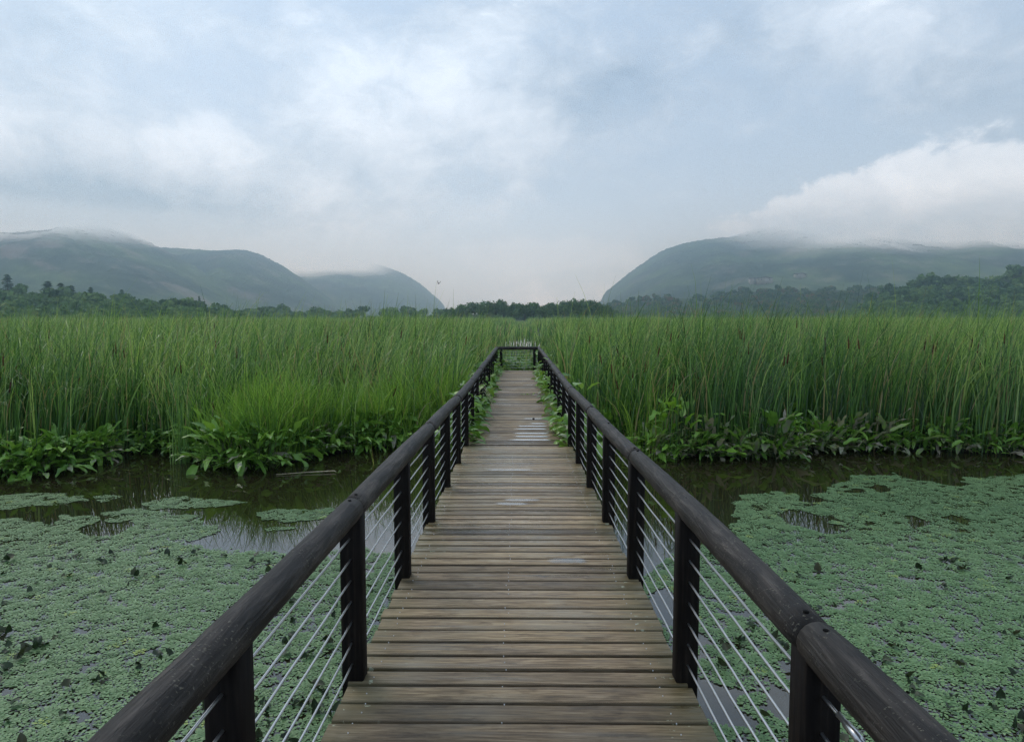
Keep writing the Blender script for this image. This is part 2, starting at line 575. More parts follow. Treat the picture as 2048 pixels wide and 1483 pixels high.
xs = np.unique(np.concatenate([np.linspace(-3300, -60, 16), np.linspace(-60, -16, 12), np.linspace(-16, 16, 129), np.linspace(16, 60, 12), np.linspace(60, 3300, 16)]))
ys = np.unique(np.concatenate([np.linspace(-290, -4, 8), np.linspace(-4, 9, 14), np.linspace(9, 15, 49), np.linspace(15, 72, 58), np.linspace(72, 3400, 24)]))


def grid_quads(nx, ny):
    i, j = np.meshgrid(np.arange(nx - 1), np.arange(ny - 1), indexing='ij')
    a = (i * ny + j).ravel()
    return np.stack([a, a + ny, a + ny + 1, a + 1], 1)


X, Y = np.meshgrid(xs, ys, indexing='ij')
Zg = ground_z(X, Y)
o = np_obj('ground', np.stack([X, Y, Zg], -1), grid_quads(len(xs), len(ys)), M['mud'], smooth=True)
tag(o, kind='structure')
g = Geo()
g.add([(-450, -60, 0), (450, -60, 0), (450, 420, 0), (-450, 420, 0)], [(0, 1, 2, 3)])
tag(g.build('water', M['water']), kind='structure')

# ------------------------------------------------------------------ boardwalk
XC = 0.01
INNER = 0.70
PT = 0.095
RX = INNER + PT / 2
POSTY = [1.72 + 1.34 * k for k in range(-2, 18)]
END = POSTY[-1] + 0.05
AXIS = 0.775
walk = empty('boardwalk', (0, 0, 0))
tag(walk, 'weathered plank boardwalk with round log handrails running out into the reeds', 'boardwalk')

# planks, one mesh per section
def planks(y0, y1, edge=0.755):
    g = Geo()
    y = y0
    r = random.Random(int(y0 * 100) + 5)
    while y < y1 - 0.06:
        wd = 0.125
        a = y + wd / 2
        z = float(deck_z(a))
        l, rr = -edge + XC + r.uniform(-.012, .012), edge + XC + r.uniform(-.012, .012)
        tz, tx = r.uniform(-.0025, .0025), r.uniform(-.002, .002)
        c = 0.005
        prof = [(0, -.034), (0, -c), (c, 0), (wd - c, 0), (wd, -c), (wd, -.034)]
        n = 14
        xx = np.linspace(l, rr, n)
        bow = np.sin(np.linspace(0, math.pi, n)) * r.uniform(-.003, .003)
        V = []
        for i, xv in enumerate(xx):
            for (py, pz) in prof:
                V.append((xv, y + py + bow[i] * .6, z + pz + tz * (1 if py > wd / 2 else -1) + tx * xv + bow[i] * .4 - .0266 * (py - wd / 2) * (1 if y < 9.8 else .13)))
        Q = []
        for i in range(n - 1):
            for j in range(6):
                k = (j + 1) % 6
                Q.append((i * 6 + j, i * 6 + k, (i + 1) * 6 + k, (i + 1) * 6 + j))
        e = (n - 1) * 6
        Q += [(0, 5, 4, 1), (1, 4, 3, 2), (e, e + 1, e + 4, e + 5), (e + 1, e + 2, e + 3, e + 4)]
        t_ = float(np.clip(0.5 + r.gauss(0, .28), 0, 1))
        if y < 3.0:
            t_ *= 0.45
        if r.random() < .12:
            t_ = min(1, t_ + .35)
        g.add(V, Q, np.tile([0, 0, t_, t_, 0, 0], n))  # plank sides get the darkest tint: gap shade painted into the colour
        y += 0.148
    return g


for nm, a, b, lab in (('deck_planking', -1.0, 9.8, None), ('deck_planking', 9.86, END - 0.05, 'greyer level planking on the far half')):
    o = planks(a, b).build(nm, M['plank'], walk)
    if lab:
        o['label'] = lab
# screw heads: two wavering double lines
g = Geo()
r = random.Random(3)
y = -0.9
while y < 9.0:
    for xo in (-0.07, 0.62, -0.66):
        for dy in (.03, .105):
            if r.random() < .35:
                continue
            x, yy = xo + XC + r.uniform(-.012, .012), y + dy + r.uniform(-.008, .008)
            z = float(deck_z(yy)) + .0035
            an = np.linspace(0, 2 * math.pi, 8, endpoint=False)
            V = [(x + .0026 * math.cos(q), yy + .0026 * math.sin(q), z) for q in an] + [(x + .0026 * math.cos(q), yy + .0026 * math.sin(q), z - .006) for q in an]
            Q = [(0, 1, 2, 3), (0, 3, 4, 7), (4, 5, 6, 7)] + [(i, i + 8, (i + 1) % 8 + 8, (i + 1) % 8) for i in range(8)]
            g.add(V, Q)
    y += .148
tag(g.build('screw_heads', M['steel'], walk), kind='stuff')
# beams under the planks and piles in the mud
for sx in (-1, 1):
    g = Geo()
    for (a, b) in ((-1.0, 9.82), (9.84, END - .02)):
        x0 = sx * 0.60 + XC
        za, zb = float(deck_z(a)) - .037, float(deck_z(b - .001 if b < 9.84 else b)) - .037
        V = [(x0 - .05, a, za - .2), (x0 + .05, a, za - .2), (x0 + .05, a, za), (x0 - .05, a, za), (x0 - .05, b, zb - .2), (x0 + .05, b, zb - .2), (x0 + .05, b, zb), (x0 - .05, b, zb)]
        g.add(V, [(0, 1, 2, 3), (7, 6, 5, 4), (0, 4, 5, 1), (1, 5, 6, 2), (2, 6, 7, 3), (3, 7, 4, 0)])
    g.build('stringer', M['post'], walk)
    for k in range(1, len(POSTY), 3):
        g = Geo()
        zt = float(deck_z(POSTY[k])) - .24
        g.tube([(sx * .6 + XC, POSTY[k] + .3, -1.2), (sx * .6 + XC, POSTY[k] + .3, zt)], .09, 12)
        g.build('pile', M['post'], walk)


def rail_z(y):
    return deck_z(y) + AXIS


def post_mesh(x, y, z0, z1):
    g = Geo()
    h, c = PT / 2, .006
    ring = [(-h + c, -h), (h - c, -h), (h, -h + c), (h, h - c), (h - c, h), (-h + c, h), (-h, h - c), (-h, -h + c)]
    V, Q = [], []
    zz = np.linspace(z0, z1, 5)
    for z in zz:
        V += [(x + a, y + b, z) for a, b in ring]
    for i in range(4):
        for j in range(8):
            k = (j + 1) % 8
            Q.append((i * 8 + j, i * 8 + k, i * 8 + 8 + k, i * 8 + 8 + j))
    e = 32
    Q += [(e, e + 1, e + 2, e + 3), (e, e + 3, e + 4, e + 7), (e + 4, e + 5, e + 6, e + 7), (3, 2, 1, 0), (7, 4, 3, 0), (7, 6, 5, 4)]
    g.add(V, Q)
    return g


for sx in (-1, 1):
    for k, y in enumerate(POSTY):
        zb = float(deck_z(y))
        post_mesh(XC + sx * RX, y, zb - .20, zb + AXIS - .02).build('post', M['post'], walk)
for sx in (-1, 1):
    post_mesh(XC + sx * (RX - .16), END + .10, float(deck_z(END)) - .2, float(deck_z(END)) + AXIS - .02).build('post', M['post'], walk)


def log_mesh(p0, p1, rad, seed, bend=0.006, n=26, sides=20):
    r_ = np.random.default_rng(seed)
    p0, p1 = np.array(p0), np.array(p1)
    t = np.linspace(0, 1, n)
    pts = p0 + (p1 - p0) * t[:, None]
    pts[:, 2] += np.sin(t * math.pi) * r_.uniform(-bend, bend)
    pts[:, 0] += np.sin(t * math.pi) * r_.uniform(-bend, bend)
    rr = rad * (1 + .03 * np.sin(t * 5 + r_.uniform(0, 6)) + .012 * r_.normal(size=n)) * (1 + r_.uniform(-.018, .018))
    rr[0] *= .95
    rr[-1] *= .95
    g = Geo()
    g.tube(pts, rr, sides, float(r_.uniform(.2, .9)))
    return g


hole_list = []
for sx in (-1, 1):
    joints = [k for k in range(len(POSTY)) if (k % 2 == (1 if sx < 0 else 0))]   # POSTY[2] is the nearest post in the picture
    ends = [-1.2] + [POSTY[k] for k in joints if POSTY[k] > -0.8] + [END + .06]
    for i in range(len(ends) - 1):
        a, b = ends[i] + .004, ends[i + 1] - .004
        if b - a < .3:
            continue
        pts = [a, b]
        o = log_mesh((XC + sx * RX, a, float(rail_z(a))), (XC + sx * RX, b, float(rail_z(b))), .055, 40 + i + (100 if sx > 0 else 0)).build('handrail', M['log'], walk, smooth=True)
        if sx < 0 and i < 3:
            o['label'] = 'lichen-spotted handrail log'
        # near-black discs painting bolt-hole shade beside each joint and over the middle post
        mids = [y for y in POSTY if a + .3 < y < b - .3]
        for yy in [a + .055, b - .055] + mids:
            gz = Geo()
            z = float(rail_z(yy)) + .0545
            an = np.linspace(0, 2 * math.pi, 8, endpoint=False)
            x = XC + sx * (RX - .004)
            V = [(x + .008 * math.cos(q), yy + .009 * math.sin(q), z + .0012) for q in an] + [(x + .008 * math.cos(q), yy + .009 * math.sin(q), z - .012) for q in an]
            gz.add(V, [(0, 1, 2, 3), (0, 3, 4, 7), (4, 5, 6, 7)] + [(j, j + 8, (j + 1) % 8 + 8, (j + 1) % 8) for j in range(8)])
            gz.build('bolt_hole_disc', M['hole'], o)
log_mesh((XC - RX - .02, END + .10, float(rail_z(END)) - .005), (XC + RX + .02, END + .10, float(rail_z(END)) - .005), .058, 77).build('handrail', M['log'], walk, smooth=True)['label'] = 'cross rail closing the far end'

CH = [.085 + .095 * i for i in range(7)]
for sx in (-1, 1):
    for ci, h in enumerate(CH):
        r_ = np.random.default_rng(900 + ci + 20 * sx)
        pts = []
        yy = POSTY
        for k in range(len(yy) - 1):
            sag = r_.uniform(.001, .004) if yy[k] < 5 else r_.uniform(.004, .016)
            for t_ in np.linspace(0, 1, 7)[:-1]:
                y = yy[k] + (yy[k + 1] - yy[k]) * t_
                pts.append((XC + sx * RX + (r_.uniform(-.002, .002) if t_ else 0), y, float(deck_z(y)) + h - sag * 4 * t_ * (1 - t_)))
        pts.append((XC + sx * RX, yy[-1], float(deck_z(yy[-1])) + h))
        g = Geo()
        g.tube(pts, .0048, 6)
        o = g.build('cable', M['steel'], walk, smooth=True)
        if sx > 0:
            y = POSTY[2] - .19
            z = float(deck_z(y)) + h
            g = Geo()
            g.tube([(XC + RX, y - .075, z + .002), (XC + RX, y - .045, z + .0012), (XC + RX, y - .043, z + .001), (XC + RX, y + .02, z), (XC + RX, y + .022, z), (XC + RX, y + .06, z)], [.006, .006, .0105, .0105, .0075, .0075], 10)
            g.build('turnbuckle', M['steel'], o, smooth=True)
for h in CH:
    g = Geo()
    g.tube([(XC - RX, END + .10, float(deck_z(END)) + h), (XC, END + .10, float(deck_z(END)) + h - .008), (XC + RX, END + .10, float(deck_z(END)) + h)], .0048, 6)
    g.build('cable', M['steel'], walk, smooth=True)

# ------------------------------------------------------------------ puddles on the planks
def puddle(strips, label, wetness=.7):
    root = empty('puddle', (0, 0, 0))
    tag(root, label, 'puddle', 'rain puddles on the boardwalk')
    for (xa, xb, py) in strips:
        a, b = at_deck(xa, py), at_deck(xb, py)
        y0 = -1.0 + .148 * round((a[1] + 1.0 - .07) / .148) if a[1] < 9.8 else 9.86 + .148 * round((a[1] - 9.86 - .07) / .148)
        g = Geo()
        n = 24
        t_ = np.linspace(0, 1, n)
        x = a[0] + (b[0] - a[0]) * t_
        hw = .070 * np.clip(np.sin(t_ * math.pi) ** .4 * (0.75 + .7 * vnoise(x * 9 + py, x * 0 + py, 2)), .02, 1)
        yc = y0 + .069 + (vnoise(x * 5 + py, x * 0 + 3.3, 2) - .5) * .02
        lo, hi = np.clip(yc - hw, y0 + .006, y0 + .132), np.clip(yc + hw, y0 + .006, y0 + .132)
        z = deck_z(y0 + .069) + .0075
        sl_ = .0266 if y0 < 9.8 else .0035
        rws, al = [], []
        for f_, a_ in ((0, 0), (.3, 1), (.7, 1), (1, 0)):
            yy = lo + (hi - lo) * f_
            rws.append(np.stack([x, yy, z - (yy - y0 - .069) * sl_], 1))
            al.append(a_ * smoothstep(0, .22, t_) * smoothstep(1, .78, t_) * (.6 + .6 * vnoise(x * 14 + py, x * 0 + f_, 2)))
        g.add(np.concatenate(rws), [(j * n + i, j * n + i + 1, j * n + n + i + 1, j * n + n + i) for j in range(3) for i in range(n - 1)], np.concatenate(al) * wetness)
        g.build('water_film', M['puddle'], root)


puddle([(1044, 1096, 838), (1058, 1099, 846), (1030, 1102, 852.5), (1024, 1101, 859), (1022, 1104, 866.5), (1024, 1106, 873), (1012, 1124, 881)], 'largest puddle, striped across several planks where the boardwalk levels out', 1.35)
puddle([(963, 1076, 941)], 'long thin puddle left of centre just before the large striped puddle')
puddle([(1044, 1083, 770)], 'small far puddle against the right leaves on the level planks')
puddle([(1060, 1089, 789)], 'short puddle beside the yellow leaf on the level planks')
puddle([(1000, 1086, 1004), (985, 1060, 1010)], 'faint puddle in the middle of the sloping planks')
puddle([(1088, 1182, 1120)], 'nearest puddle, a pale streak on one plank at right of centre')

# ------------------------------------------------------------------ reeds, grass
def blades(N, base, L, az, th0, k, p, wd, segs, facing, taper=1.6):
    t_ = np.linspace(0, 1, segs + 1)
    tm = (t_[1:] + t_[:-1]) / 2
    th = th0[:, None] + k[:, None] * tm[None, :] ** p[:, None]
    dh = np.sin(th) * (L / segs)[:, None]
    dz = np.cos(th) * (L / segs)[:, None]
    H = np.concatenate([np.zeros((N, 1)), np.cumsum(dh, 1)], 1)
    Zc = np.concatenate([np.zeros((N, 1)), np.cumsum(dz, 1)], 1)
    P = np.stack([base[:, 0, None] + H * np.cos(az)[:, None], base[:, 1, None] + H * np.sin(az)[:, None], base[:, 2, None] + Zc], -1)
    wv_ = np.stack([np.cos(facing), np.sin(facing), np.zeros(N)], -1)
    hw = wd[:, None] / 2 * np.maximum(1 - t_[None, :] ** taper, 0.06)
    V = np.stack([P - wv_[:, None, :] * hw[..., None], P + wv_[:, None, :] * hw[..., None]], 2)   # N, segs+1, 2, 3
    b = (np.arange(N) * (segs + 1) * 2)[:, None] + (np.arange(segs) * 2)[None, :]
    Q = np.stack([b, b + 1, b + 3, b + 2], -1).reshape(-1, 4)
    return V.reshape(-1, 3), Q, (segs + 1) * 2


def reed_top(x, y):
    h = 2.29 + (vnoise(x * .22 + 5, y * .16 + 9, 3) - .5) * .6 + (vnoise(x * 1.4, y * 1.4, 2) - .5) * .45
    d = y - bank_y(x)
    h = h - .35 * smoothstep(2.5, 0.0, d)
    left = smoothstep(-1.0, -4.0, x)
    h = h - .22 * left * smoothstep(9, 2, d)
    # the low bright patch left of the boardwalk
    gp = smoothstep(1.5, .6, np.hypot((x + 3.2) / 2.0, (y - 12.0) / 1.7))
    h = h - .55 * gp
    lane = smoothstep(3.0, 1.3, np.abs(x - .1 - .004 * y)) * smoothstep(22, 26, y)
    return h * (1 - lane) + lane * np.where(y < 57, .75 - .015 * (y - 25), 1.15)


def reed_field(y0, y1, dens, wmul, segs, side, seed, xmax_k=.80, xmax_c=2.5, tint_shift=0.0):
    r_ = np.random.default_rng(seed)
    xm = xmax_k * y1 + xmax_c
    N0 = int(dens * (y1 - y0) * xm)
    y = r_.uniform(y0, y1, N0)
    x = r_.uniform(0, xm, N0) * side
    d = y - bank_y(x)
    ok = (np.abs(x) < xmax_k * y + xmax_c) & (d > .25)
    ok &= ~((np.abs(x - XC) < 1.18) & (y < 25.2))
    cw = .95 + .5 * (vnoise(y * .25 + side * 9, y * 0 + 2.5, 3) - .4)
    ok &= ~((np.abs(x - .05 - .004 * y) < cw) & (y > 60) & (y < 75) & (r_.random(N0) < .93))
    clump = vnoise(x * 1.1, y * 1.1, 3)
    ok &= r_.random(N0) < np.clip(.5 + (clump - .45) * 5.5, .04, 1)
    gp = np.hypot((x + 3.2) / 2.3, (y - 11.9) / 1.5) < 1
    ok &= ~(gp & (r_.random(N0) < .62))
    x, y, clump = x[ok], y[ok], clump[ok]
    N = len(x)
    z = ground_z(x, y)
    top = reed_top(x, y)
    L = (top - z) * np.clip(r_.normal(.93, .16, N), .40, 1.35)
    wind = r_.random(N) < .55
    wf = (vnoise(x * .45 + 17, y * .45 + 2, 2) - .5) * 5.0
    az = np.where(wind, r_.normal(-.15, .6, N) + wf * .6, r_.uniform(-math.pi, math.pi, N))
    th0 = np.abs(r_.normal(0, .08, N)) + .10 * np.clip(np.abs(wf) - .5, 0, 1.4)
    tall = r_.random(N) < np.where(vnoise(x * .8 + 7, y * .8, 2) > .55, .14, .03)
    L = np.where(tall, L * r_.uniform(1.04, 1.22, N), L)
    k = np.abs(r_.normal(.38, .36, N))
    droop = r_.random(N) < .58
    k = np.where(droop, k + r_.uniform(.8, 2.8, N), k)
    p = np.where(droop, r_.uniform(2.5, 7.0, N), r_.uniform(1.2, 2.6, N))
    wd = r_.uniform(.009, .017, N) * wmul
    V, Q, per = blades(N, np.stack([x, y, z - .03], 1), L, az, th0, k, p, wd, segs, r_.uniform(-.9, .9, N) + np.where(r_.random(N) < .5, 0, math.pi))
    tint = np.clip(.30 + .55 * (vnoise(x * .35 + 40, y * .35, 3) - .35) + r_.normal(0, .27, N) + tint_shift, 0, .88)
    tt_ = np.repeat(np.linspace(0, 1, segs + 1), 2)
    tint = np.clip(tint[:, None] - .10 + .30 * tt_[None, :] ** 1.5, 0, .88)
    dead = r_.random(N) < .075
    tint[dead] = r_.uniform(.9, 1.0, N)[dead][:, None]
    return V, Q, tint.ravel(), (x, y, z, top)


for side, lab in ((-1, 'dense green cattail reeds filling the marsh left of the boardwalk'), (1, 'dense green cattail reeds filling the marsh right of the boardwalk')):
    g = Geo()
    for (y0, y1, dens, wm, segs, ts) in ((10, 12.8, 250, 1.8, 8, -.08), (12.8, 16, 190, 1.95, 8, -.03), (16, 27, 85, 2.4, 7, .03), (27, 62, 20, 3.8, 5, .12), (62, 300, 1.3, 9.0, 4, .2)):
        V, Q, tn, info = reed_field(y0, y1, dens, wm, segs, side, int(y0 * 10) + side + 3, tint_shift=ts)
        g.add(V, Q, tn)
        if y0 < 27:
            x, y, z, top = info
            pick = np.random.default_rng(5 + int(y0)).choice(len(x), min(len(x), 44 if y0 < 16 else 60), replace=False)
            for i in pick:
                hz = top[i] * random.uniform(.5, .86)
                lx, ly = random.gauss(.02, .07), random.gauss(0, .05)
                pts = np.array([(x[i] + lx * q * 3, y[i] + ly * q * 3, z[i] + (hz - z[i]) * q) for q in (0, .5, 1)])
                g.tube(pts, .004, 4, random.uniform(.3, .9), 0, False)
                e = pts[-1]
                dd = (pts[-1] - pts[-2]) / np.linalg.norm(pts[-1] - pts[-2])
                g.tube([e - dd * .005, e + dd * .01, e + dd * .15, e + dd * .165, e + dd * .24], [.004, .012, .012, .005, .002], 6, random.random(), 1, False)
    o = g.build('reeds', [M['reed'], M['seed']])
    tag(o, lab, 'reeds', kind='stuff')

# fine bright grass in front of the left reeds and a few tufts on the right
g = Geo()
r_ = np.random.default_rng(21)
N0 = 8500
x = np.concatenate([r_.normal(-3.1, 1.25, N0), r_.normal(-1.6, .35, 2500), r_.uniform(1.2, 2.6, 1500)])
y = np.concatenate([bank_y(x[:N0]) + np.abs(r_.normal(.55, .65, N0)) + .35, r_.uniform(11, 15, 2500), r_.uniform(11.2, 13.5, 1500)])
ok = (x < -1.1) & (x > -6.4) | (x > 1.15)
x, y = x[ok], y[ok]
N = len(x)
z = ground_z(x, y)
L = np.clip(r_.normal(.92, .32, N) * (.55 + .95 * vnoise(x * 1.7 + 3, y * 1.7, 2)), .3, 1.8) * (1 - .35 * smoothstep(.5, .1, y - bank_y(x)))
V, Q, per = blades(N, np.stack([x, y, z - .02], 1), L, r_.uniform(-math.pi, math.pi, N), np.abs(r_.normal(.05, .12, N)), np.abs(r_.normal(.7, .6, N)), r_.uniform(1.3, 2.8, N), r_.uniform(.012, .024, N), 7, r_.uniform(-1, 1, N))
tn = np.clip(r_.normal(.42, .32, N) + (vnoise(x * 1.2, y * 1.2, 2) - .5) * .5, 0, .9)
tn = np.where(r_.random(N) < .03, 1.0, tn)
g.add(V, Q, np.repeat(tn, per))
o = g.build('marsh_grass', M['grass'])
tag(o, 'fine bright yellow-green grass in front of the left reeds', 'grass', kind='stuff')

# a loose tuft of cattail standing in the water by the left bank
def tuft(cx, cy, n, rad, hh, label, seed):
    r_ = np.random.default_rng(seed)
    x, y = cx + r_.normal(0, rad, n), cy + r_.normal(0, rad, n)
    L = hh * np.clip(r_.normal(.9, .15, n), .5, 1.2)
    V, Q, per = blades(n, np.stack([x, y, np.full(n, -.1)], 1), L, r_.uniform(-3.14, 3.14, n), np.abs(r_.normal(0, .10, n)), np.abs(r_.normal(.2, .3, n)), r_.uniform(1.5, 3, n), r_.uniform(.010, .016, n), 7, r_.uniform(-1, 1, n))
    g = Geo()
    g.add(V, Q, np.repeat(np.clip(r_.normal(.45, .2, n), 0, 1), per))
    tag(g.build('cattail_clump', M['reed']), label, 'cattail', 'cattail clumps at the water edge')


p = at(366, 925)
tuft(p[0], p[1], 46, .09, 1.7, 'slender cattail clump standing in open water before the left bank', 1)
p = at(1500, 915)
tuft(p[0], p[1] + .1, 40, .10, 1.6, 'slender cattail clump rising among grey leaves on the right bank', 2)
p = at(480, 895)
tuft(p[0], p[1], 40, .10, 1.05, 'short stiff bright cattail clump behind left bank leaves', 3)

# ------------------------------------------------------------------ broad-leaved plants
def leaf(g, base, az, elev, L, W, curl, fold, wave, tint, r, shape=0, rows=8):
    t_ = np.linspace(0, 1, rows + 1)
    tm = (t_[1:] + t_[:-1]) / 2
    th = elev - curl * tm
    H = np.concatenate([[0], np.cumsum(np.cos(th) * L / rows)])
    Zc = np.concatenate([[0], np.cumsum(np.sin(th) * L / rows)])
    ca, sa = math.cos(az), math.sin(az)
    cen = np.stack([base[0] + H * ca, base[1] + H * sa, base[2] + Zc], 1)
    if shape == 0:
        hw = W / 2 * (np.clip(t_, .004, 1) ** .5) * (np.clip(1 - t_, .002, 1) ** .75) * 2.0
    else:
        hw = W / 2 * (np.clip(t_ + .12, 0, 1) ** .25) * (np.clip(1 - t_, .002, 1) ** .85) * 1.4
    s = np.array([-1, -.5, 0, .5, 1])
    side = np.array((-sa, ca, 0))
    tilt = r.uniform(-.5, .5)
    ph = r.uniform(0, 6)
    lat = s[None, :] * hw[:, None]
    up = np.abs(s)[None, :] * hw[:, None] * fold + lat * tilt + np.sin(t_[:, None] * 13 + ph + s[None, :] * 2) * wave * np.abs(s)[None, :] * (hw[:, None] / (W / 2))
    the = np.concatenate([[th[0]], (th[1:] + th[:-1]) / 2, [th[-1]]])
    nx = np.stack([-np.sin(the) * ca, -np.sin(the) * sa, np.cos(the)], 1)
    V = cen[:, None, :] + lat[..., None] * side + up[..., None] * nx[:, None, :]
    Q = [(i * 5 + j, i * 5 + j + 1, (i + 1) * 5 + j + 1, (i + 1) * 5 + j) for i in range(rows) for j in range(4)]
    tt = np.full((rows + 1, 5), tint)
    tt[:, 2] += .06
    g.add(V.reshape(-1, 3), Q, tt.ravel())
    return cen[0]


def make_plant(seed, n, height, pale, spread=.38):
    r = random.Random(seed)
    gl_, gs_ = Geo(), Geo()
    for i in range(n):
        f = i / n
        az = r.uniform(0, 2 * math.pi)
        low_ = r.random() < .45
        reach = r.uniform(.05, spread) * (1.35 if low_ else .8)
        h = height * (r.uniform(.08, .45) if low_ else r.uniform(.45, 1.0))
        p0 = np.array((r.gauss(0, .09), r.gauss(0, .09), -.08))
        p1 = np.array((p0[0] + reach * math.cos(az), p0[1] + reach * math.sin(az), h))
        pm = (p0 + p1) / 2 + np.array((0, 0, .06))
        gs_.tube([p0, pm, p1], [.007, .006, .004], 4, r.random(), 0, False)
        tint = r.uniform(.15, .72)
        if (low_ or pale > .5) and r.random() < pale * (1 if low_ else .7):
            tint = r.uniform(.78, 1.0)
        elev = (r.uniform(.0, 1.2) if pale > .5 else r.uniform(-.6, .7)) if low_ else r.uniform(.25, 1.25)
        L = r.uniform(.16, .40)
        leaf(gl_, p1, az + r.gauss(0, .5), elev, L, L * r.uniform(.24, .38), r.uniform(.1, .8) if pale > .5 else r.uniform(.2, 1.3), r.uniform(.05, .6), r.uniform(.008, .026), tint, r, rows=10)
    return gl_, gs_


def proto(seed, n, h, pale, mat='broad', spread=.38):
    gl_, gs_ = make_plant(seed, n, h, pale, spread)
    a = np_mesh('leaves', np.concatenate(gl_.V), np.concatenate(gl_.Q), M[mat], attrs={'tint': np.concatenate(gl_.A)}, smooth=True)
    b = np_mesh('stalks', np.concatenate(gs_.V), np.concatenate(gs_.Q), M['stalk'], attrs={'tint': np.concatenate(gs_.A)})
    return a, b


GREEN = [proto(100 + i, 100, .44, .16) for i in range(4)]
PALE = [proto(200 + i, 90, .44, .8) for i in range(4)]
LIME = [proto(300, 40, .62, 0, 'lime', .30), proto(301, 30, .5, 0, 'lime')]


def plant(pr, px, py, label, sc=1.0, dy=.20, rot=None, z=None, group='broad-leaved plants along the water edge'):
    p = at(px, py)
    t = empty('broadleaf_plant', (p[0], p[1] + dy, float(ground_z(p[0], p[1] + dy)) if z is None else z))
    t.location.z = max(t.location.z, -.03)
    t.rotation_euler.z = rot if rot is not None else random.uniform(0, 6.28)
    t.scale = (sc, sc, sc * random.uniform(.9, 1.1))
    tag(t, label, 'plant', group)
    for nm, me in zip(('leaves', 'stalks'), pr):
        link(bpy.data.objects.new(nm, me), t)


for a in [
    (GREEN[0], -60, 950, 'dark broad-leaved plant cut by the left picture edge, above the lily mat', 1.1),
    (GREEN[1], 40, 952, 'broad-leaved plant leaning low over the water at the far left bank', 1.0),
    (GREEN[2], 110, 942, 'broad-leaved plant with long pale leaf tips at the tip of the left mud bank', 1.05),
    (GREEN[3], 175, 928, 'rounded broad-leaved plant at the corner where the left bank steps back', .95),
    (GREEN[0], 262, 897, 'broad-leaved plant set back in the notch of the left bank', 1.0),
    (GREEN[2], 335, 897, 'broad-leaved plant directly behind the slender cattail clump in open water', 1.0),
    (GREEN[1], 402, 915, 'broad-leaved plant just right of the slender cattail clump in open water', .9),
    (GREEN[3], 450, 935, 'large broad-leaved plant bulging farthest out from the left bank', 1.2),
    (GREEN[0], 520, 938, 'broad-leaved plant with drooping grey leaves touching the water, under the bright grass', 1.1),
    (GREEN[1], 585, 920, 'broad-leaved plant under the middle of the bright grass', .95),
    (PALE[0], 642, 910, 'small plant with withered tan leaves over the dark gap in the left bank', .9),
    (GREEN[2], 705, 900, 'broad-leaved plant under the bright grass, next to the floating straw', 1.05),
    (GREEN[3], 775, 893, 'bushy plant behind the left rail where grass meets the bank', 1.1),
    (GREEN[0], 845, 886, 'broad-leaved plant pressed against the left railing posts', 1.0),
    (GREEN[1], 1225, 893, 'broad-leaved plant pressed against the right railing posts', .95),
    (GREEN[2], 1275, 900, 'dark plant behind the right rail, before the lime green plant', .9),
    (LIME[0], 1362, 912, 'bright lime green plant standing at the right bank beside the rail', 1.4, .10),
    (PALE[1], 1318, 918, 'grey-leaved plant touching water just left of and below the lime green plant', .85),
    (PALE[2], 1425, 915, 'grey-leaved plant touching water just right of the lime green plant', .95),
    (PALE[3], 1485, 915, 'grey-leaved plant at foot of the slender right cattail clump', .9),
    (PALE[0], 1552, 915, 'tall grey plant with one long twisted leaf hanging to the water', 1.25),
    (PALE[1], 1655, 903, 'grey-leaved plant right of the dark gap in the right bank', 1.05),
    (PALE[2], 1712, 901, 'spiky grey-leaved plant in the middle of the right bank row', 1.0),
    (PALE[3], 1775, 901, 'spiky grey-leaved plant, last before the second dark gap', 1.05),
    (GREEN[3], 1625, 875, 'dark green plant deep in the reeds behind the right dark gap', 1.1),
    (GREEN[0], 1850, 893, 'green plant with arching leaves below the reeds at right', .95),
    (PALE[0], 1905, 902, 'pale plant with leaves lying flat near the right picture edge', .85),
    (LIME[1], 1960, 893, 'yellow-green plant with wide flat leaves near the right picture edge', .85),
    (PALE[1], 2015, 903, 'withered pale plant trailing in the water at the right picture edge', .85),
    (GREEN[2], 2090, 900, 'dark broad-leaved plant cut by the right picture edge', 1.0),
]:
    plant(*a)

# low leafy fringe that ties the bank plants together
for side, lab in ((-1, 'low tangled leaves along the left waterline between the bigger plants'), (1, 'low green and grey leaves along the right waterline between the bigger plants')):
    r = random.Random(160 + side)
    g = Geo()
    for i in range(1500):
        x = side * (1.1 + 10.5 * r.random())
        y = float(bank_y(x)) + abs(r.gauss(.05, .28)) + .02
        zb = max(float(ground_z(x, y)), 0.0)
        z = zb + abs(r.gauss(.04, .13)) + .22 * min(1.0, max(0.0, y - float(bank_y(x))) / .6)
        L = r.uniform(.10, .30)
        tint = r.uniform(.1, .74)
        if z - zb < .16 and r.random() < (.55 if side > 0 else .07):
            tint = r.uniform(.80, 1.0)
        leaf(g, (x, y, z), r.gauss(-math.pi / 2, 1.3), r.uniform(-.3, 1.2), L, L * r.uniform(.22, .42), r.uniform(.2, 1.3), r.uniform(.05, .6), r.uniform(.005, .02), tint, r, rows=6)
    tag(g.build('bank_foliage', M['broad'], smooth=True), lab, 'foliage', kind='stuff')

